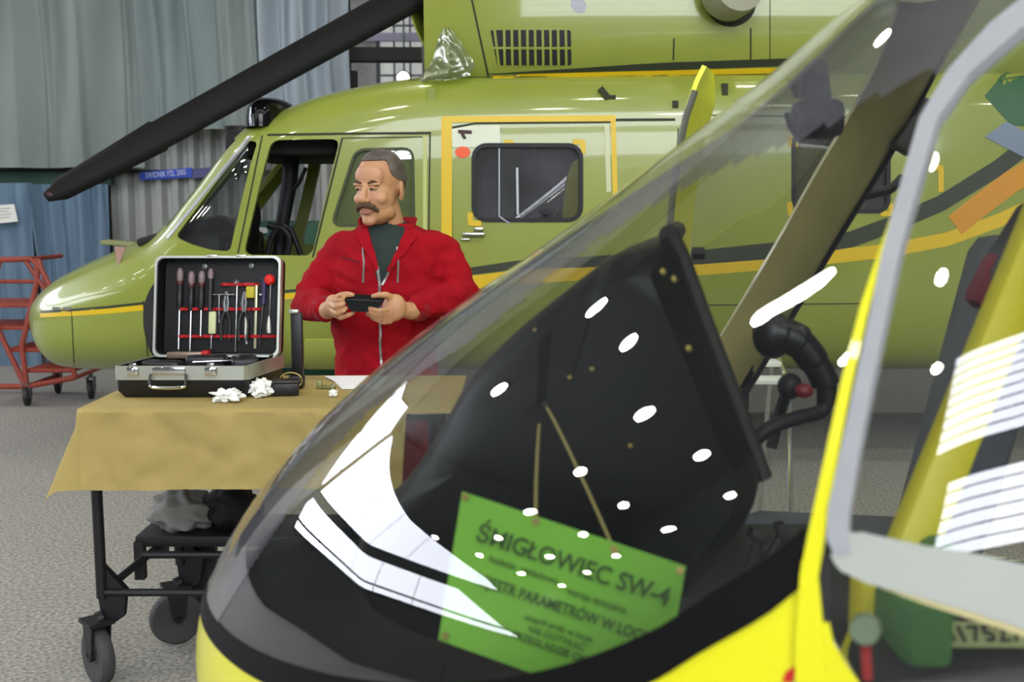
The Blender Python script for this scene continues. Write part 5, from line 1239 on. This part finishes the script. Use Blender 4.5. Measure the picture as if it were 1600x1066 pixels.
hand(bd, LW, J(616, 481, 0.285), (0.040, 0.030, 0.046), Matrix.Rotation(radians(12), 3, 'Y'),
     [([J(608, 497, 0.300), J(596, 498, 0.330), J(582, 494, 0.335), J(574, 491, 0.325)], 0.0092), ([J(606, 491, 0.305), J(594, 492, 0.340), J(581, 489, 0.345), J(574, 486, 0.335)], 0.0095),
      ([J(604, 484, 0.310), J(594, 486, 0.345), J(584, 484, 0.350), J(578, 482, 0.340)], 0.0092), ([J(610, 503, 0.295), J(600, 504, 0.320), J(588, 500, 0.325), J(581, 497, 0.318)], 0.0084)],
     [J(612, 466, 0.295), J(603, 461, 0.315), J(592, 461, 0.325), J(583, 463, 0.325)])
body_o = remesh(bd, 'body', m_skin, 0.0036, sm=3)
# jacket
jk = MB()
rings(jk, [(J(607, 350, -0.01), 0.085, 0.078), (J(607, 358, -0.01), 0.125, 0.09), (J(606, 366), 0.155, 0.10), (J(606, 380), 0.185, 0.118), (J(605, 410), 0.208, 0.14), (J(604, 450), 0.195, 0.142), (J(602, 500), 0.185, 0.138), (J(602, 545), 0.178, 0.136), (J(602, 585), 0.18, 0.138), (J(603, 615), 0.185, 0.14), (J(603, 640), 0.185, 0.14)])
caps(jk, [J(544, 392, 0.01), RS+Vector((0.012, 0, -0.012)), RS.lerp(RE, .5), RE, RE.lerp(RW, .45), RE.lerp(RW, .85)], [0.070, 0.066, 0.062, 0.062, 0.056, 0.043], 18)
caps(jk, [J(668, 390, 0.01), LS+Vector((-0.012, 0, -0.010)), LS.lerp(LE, .5), LE, LE.lerp(LW, .45), LE.lerp(LW, .88)], [0.070, 0.068, 0.064, 0.063, 0.057, 0.045], 18)
def wrinkle(p):
    q = Vector((p.x*7, p.y*7, p.z*11)); a_ = noise.noise(Vector((p.x*13+9*p.z, p.y*9, p.z*16))); return 0.012*noise.noise(q)-0.022*abs(a_)+0.004*noise.noise(Vector((p.x*30, p.y*24, p.z*30)))+0.006
jacket = remesh(jk, 'jacket', m_jkt, 0.009, sm=5, disp=wrinkle)
jb = base(jacket); JV = [v.co+jb for v in jacket.data.vertices]; JF = [tuple(p.vertices) for p in jacket.data.polygons]
js = Skin(JV, JF)
# cuffs
for w_, e_, nm in ((RW, RE, 'cuff'), (LW, LE, 'cuff')):
    d = (w_-e_).normalized(); MB().tube([w_-d*0.045, w_-d*0.03, w_-d*0.012], [0.044, 0.0425, 0.038], 20).build(nm, M('cuff_red', '#870d1b', 0.85), jacket)
# shirt in the open neck, zip edges, pocket zips
vp = MB(); js.patch(vp, rpoly([(574, 356), (604, 350), (634, 356), (632, 384), (612, 420), (596, 446), (590, 440), (580, 400)], 5), 0.003, 0.008, 9); vp.build('shirt_front', m_shirt, PM)
m_zip = M('zip_grey', '#8d8a88', 0.4, 0.5)
zp = MB(); js.line(zp, [(572, 372), (582, 392), (590, 420), (594, 448), (594, 520), (596, 575)], 0.008, 0.006, 5, dig=0.01); zp.build('zip', m_zip, jacket)
zp = MB(); js.line(zp, [(636, 376), (626, 392), (610, 420), (597, 446)], 0.007, 0.006, 5, dig=0.01); zp.build('zip', m_zip, jacket)
for px in (567, 620): zp = MB(); js.line(zp, [(px, 386), (px+2, 412), (px+1, 442)], 0.006, 0.005, 5, dig=0.01); zp.build('pocket_zip', m_zip, jacket)
for pts in ([(567, 364), (572, 378), (582, 400), (589, 422)], [(641, 366), (634, 380), (620, 402), (606, 424)]):
    fl = MB(); P = []; Nn = []; Wd = []
    for i, q in enumerate(resample([(a, b, 0) for a, b in pts], 4)):
        hq_ = js.hit(q.x, q.y)
        if hq_: P.append(hq_[0]); Nn.append(hq_[1]); Wd.append(max(0.012, 0.046-0.0026*i))
    fl.raised(P, Nn, Wd, 0.012, 0.01); fl.build('lapel', m_jkt, jacket)
ps = MB(); js.line(ps, [(533, 402), (562, 410)], 0.004, 0.003, 5); ps.build('seam', M('seam_red', '#5c0812', 0.9), jacket)
# collar: stands round the back, falls open at the front
NC = J(606, 352, 0.0)
def collar(u, v):
    q = radians(-62+u*(304)) ; q = radians(-90+40)+u*radians(280)
    fr = max(0, -sin(q)); rx = 0.080+0.022*v+0.012*fr; ry = 0.078+0.014*v+0.02*fr
    return Vector((NC.x+rx*cos(q), MY+0.005+ry*sin(q)-0.012*fr, NC.z-0.040+0.066*v*(1-0.35*fr)-0.030*fr))
MB().sheet(44, 8, collar, 0.007).build('collar', m_jkt, jacket)
tn = MB()
def neck(u, v):
    q = 2*pi*u; return Vector((NC.x-0.002+(0.067-0.004*v)*cos(q), MY-0.006+(0.066-0.002*v)*sin(q), NC.z-0.05+0.066*v-0.016*v*max(0, -sin(q))))
tn.grid(36, 7, neck, True); bmesh.ops.recalc_face_normals(tn.bm, faces=tn.bm.faces[:]); bmesh.ops.solidify(tn.bm, geom=tn.bm.faces[:], thickness=-0.004); tn.build('shirt_collar', M('shirt_collar', '#2f4038', 0.85), PM)
# trousers and shoes
tr_ = MB(); X0 = PM.location.x
rings(tr_, [(Vector((X0, MY, 0.66)), 0.165, 0.115), (Vector((X0, MY, 0.80)), 0.172, 0.125), (Vector((X0, MY, 0.86)), 0.168, 0.122)])
for s in (-1, 1): caps(tr_, [Vector((X0+0.085*s, MY, 0.76)), Vector((X0+0.10*s, MY-0.01, 0.45)), Vector((X0+0.105*s, MY+0.02, 0.11))], [0.100, 0.080, 0.070])
remesh(tr_, 'trousers', M('trousers_red', '#8e0f20', 0.85, bump=(30, 0.3)), 0.011, sm=4, disp=wrinkle)
for s in (-1, 1): sh_ = MB(); sh_.rbox((X0+0.11*s, MY-0.055, 0.045), (0.095, 0.27, 0.09), 0.035, None, 4); sh_.build('shoe', m_rub, PM)
# hair, eyebrows, moustache, eyes, lips
def hairf(u, v):
    q = 2*pi*u; fr = 0.5*(1-sin(q)); fr = max(0, min(1, (-sin(q)+0.35)/1.2))      # towards the face
    side = abs(cos(q))
    low = lerp(radians(128), radians(52), min(1, fr*1.25)**0.8)
    if sin(q) < 0.30 and sin(q) > -0.55: low = lerp(low, radians(98), side**3*0.8)
    t = 0.001+v*low
    r = Vector((0.0795*sin(t)*cos(q), 0.0995*sin(t)*sin(q), 0.0965*cos(t))); r = r*(1+0.016*noise.noise(r*70)+0.008)
    return h_(r.x, r.y+0.012, r.z+0.036)
hm = MB(); hm.grid(72, 26, hairf, True); bmesh.ops.recalc_face_normals(hm.bm, faces=hm.bm.faces[:]); bmesh.ops.solidify(hm.bm, geom=hm.bm.faces[:], thickness=0.006)
hm.build('hair', M('hair_grey_brown', '#43382f', 0.85, var=(16, 0.75), col2='#756c66', bump=(160, 0.6)), PM, weld=0.0004)
m_br = M('moustache_brown', '#4e3826', 0.85, bump=(180, 0.6), var=(60, 0.6), col2='#6b523c')
mo = MB(); caps(mo, [h_(-0.040, -0.082, -0.074), h_(-0.030, -0.094, -0.060), h_(-0.013, -0.103, -0.052), h_(0, -0.105, -0.051), h_(0.013, -0.103, -0.052), h_(0.030, -0.094, -0.060), h_(0.040, -0.082, -0.074)], [0.006, 0.010, 0.0115, 0.0105, 0.0115, 0.010, 0.006], 12)
remesh(mo, 'moustache', m_br, 0.003, sm=2)
for s in (-1, 1):
    eb = MB(); eb.tube([h_(0.014*s, -0.096, 0.020), h_(0.030*s, -0.095, 0.026), h_(0.046*s, -0.083, 0.021)], [0.004, 0.0052, 0.003], 8, flat=1.0); eb.build('eyebrow', m_br, PM)
    ey_ = MB(); ey_.ball(h_(0.029*s, -0.0815, 0.001), (0.0125, 0.0112, 0.0058), HR, 16, 10); eo = ey_.build('eye', M('eye_white', '#a3948a', 0.4), PM)
    MB().ball(h_(0.0275*s-0.0045, -0.0905, 0.000), (0.0058, 0.0035, 0.0058), HR, 12, 8).build('iris', M('iris_dark', '#2d241d', 0.25), eo)
    el = MB(); el.tube([h_(0.014*s, -0.090, 0.003), h_(0.029*s, -0.0940, 0.0062), h_(0.044*s, -0.083, 0.002)], [0.003, 0.0036, 0.003], 8); el.build('eyelid', m_skin, PM)
lpq = MB(); lpq.tube([h_(-0.022, -0.092, -0.078), h_(0, -0.1035, -0.0775), h_(0.022, -0.092, -0.078)], [0.003, 0.0062, 0.003], 10); lpq.build('lower_lip', M('lip', '#a2665a', 0.45), PM)
# flat black case in his hands
t = thing('black_case', 'flat black case held in both hands of the man', 'case', OBC)
q = [J(534, 462, 0.325), J(602, 466, 0.325), J(592, 484, 0.345), J(572, 488, 0.350), J(549, 487, 0.345)]
cc = MB(); qq = rpoly([(534, 462), (602, 466), (592, 483), (572, 488), (548, 487)], 7)
cc.prism([J(a, b, 0.318+0.0012*(b-462)) for a, b in qq], (0, 0.018, 0.006)); bmesh.ops.bevel(cc.bm, geom=[e for e in cc.bm.edges if len(e.link_faces) == 2 and e.calc_face_angle(0) > 0.9], offset=0.003, segments=2, profile=0.5, affect='EDGES')
cc.build('shell', M('case_green_black', '#070d0d', 0.7, spec=0.2), t)
MB().prism([J(a, b, 0.3195+0.0012*(b-462)) for a, b in ((540, 466), (596, 469), (595, 471.5), (540, 468.5))], (0, -0.002, -0.001)).build('opening_edge', m_blkm, t)
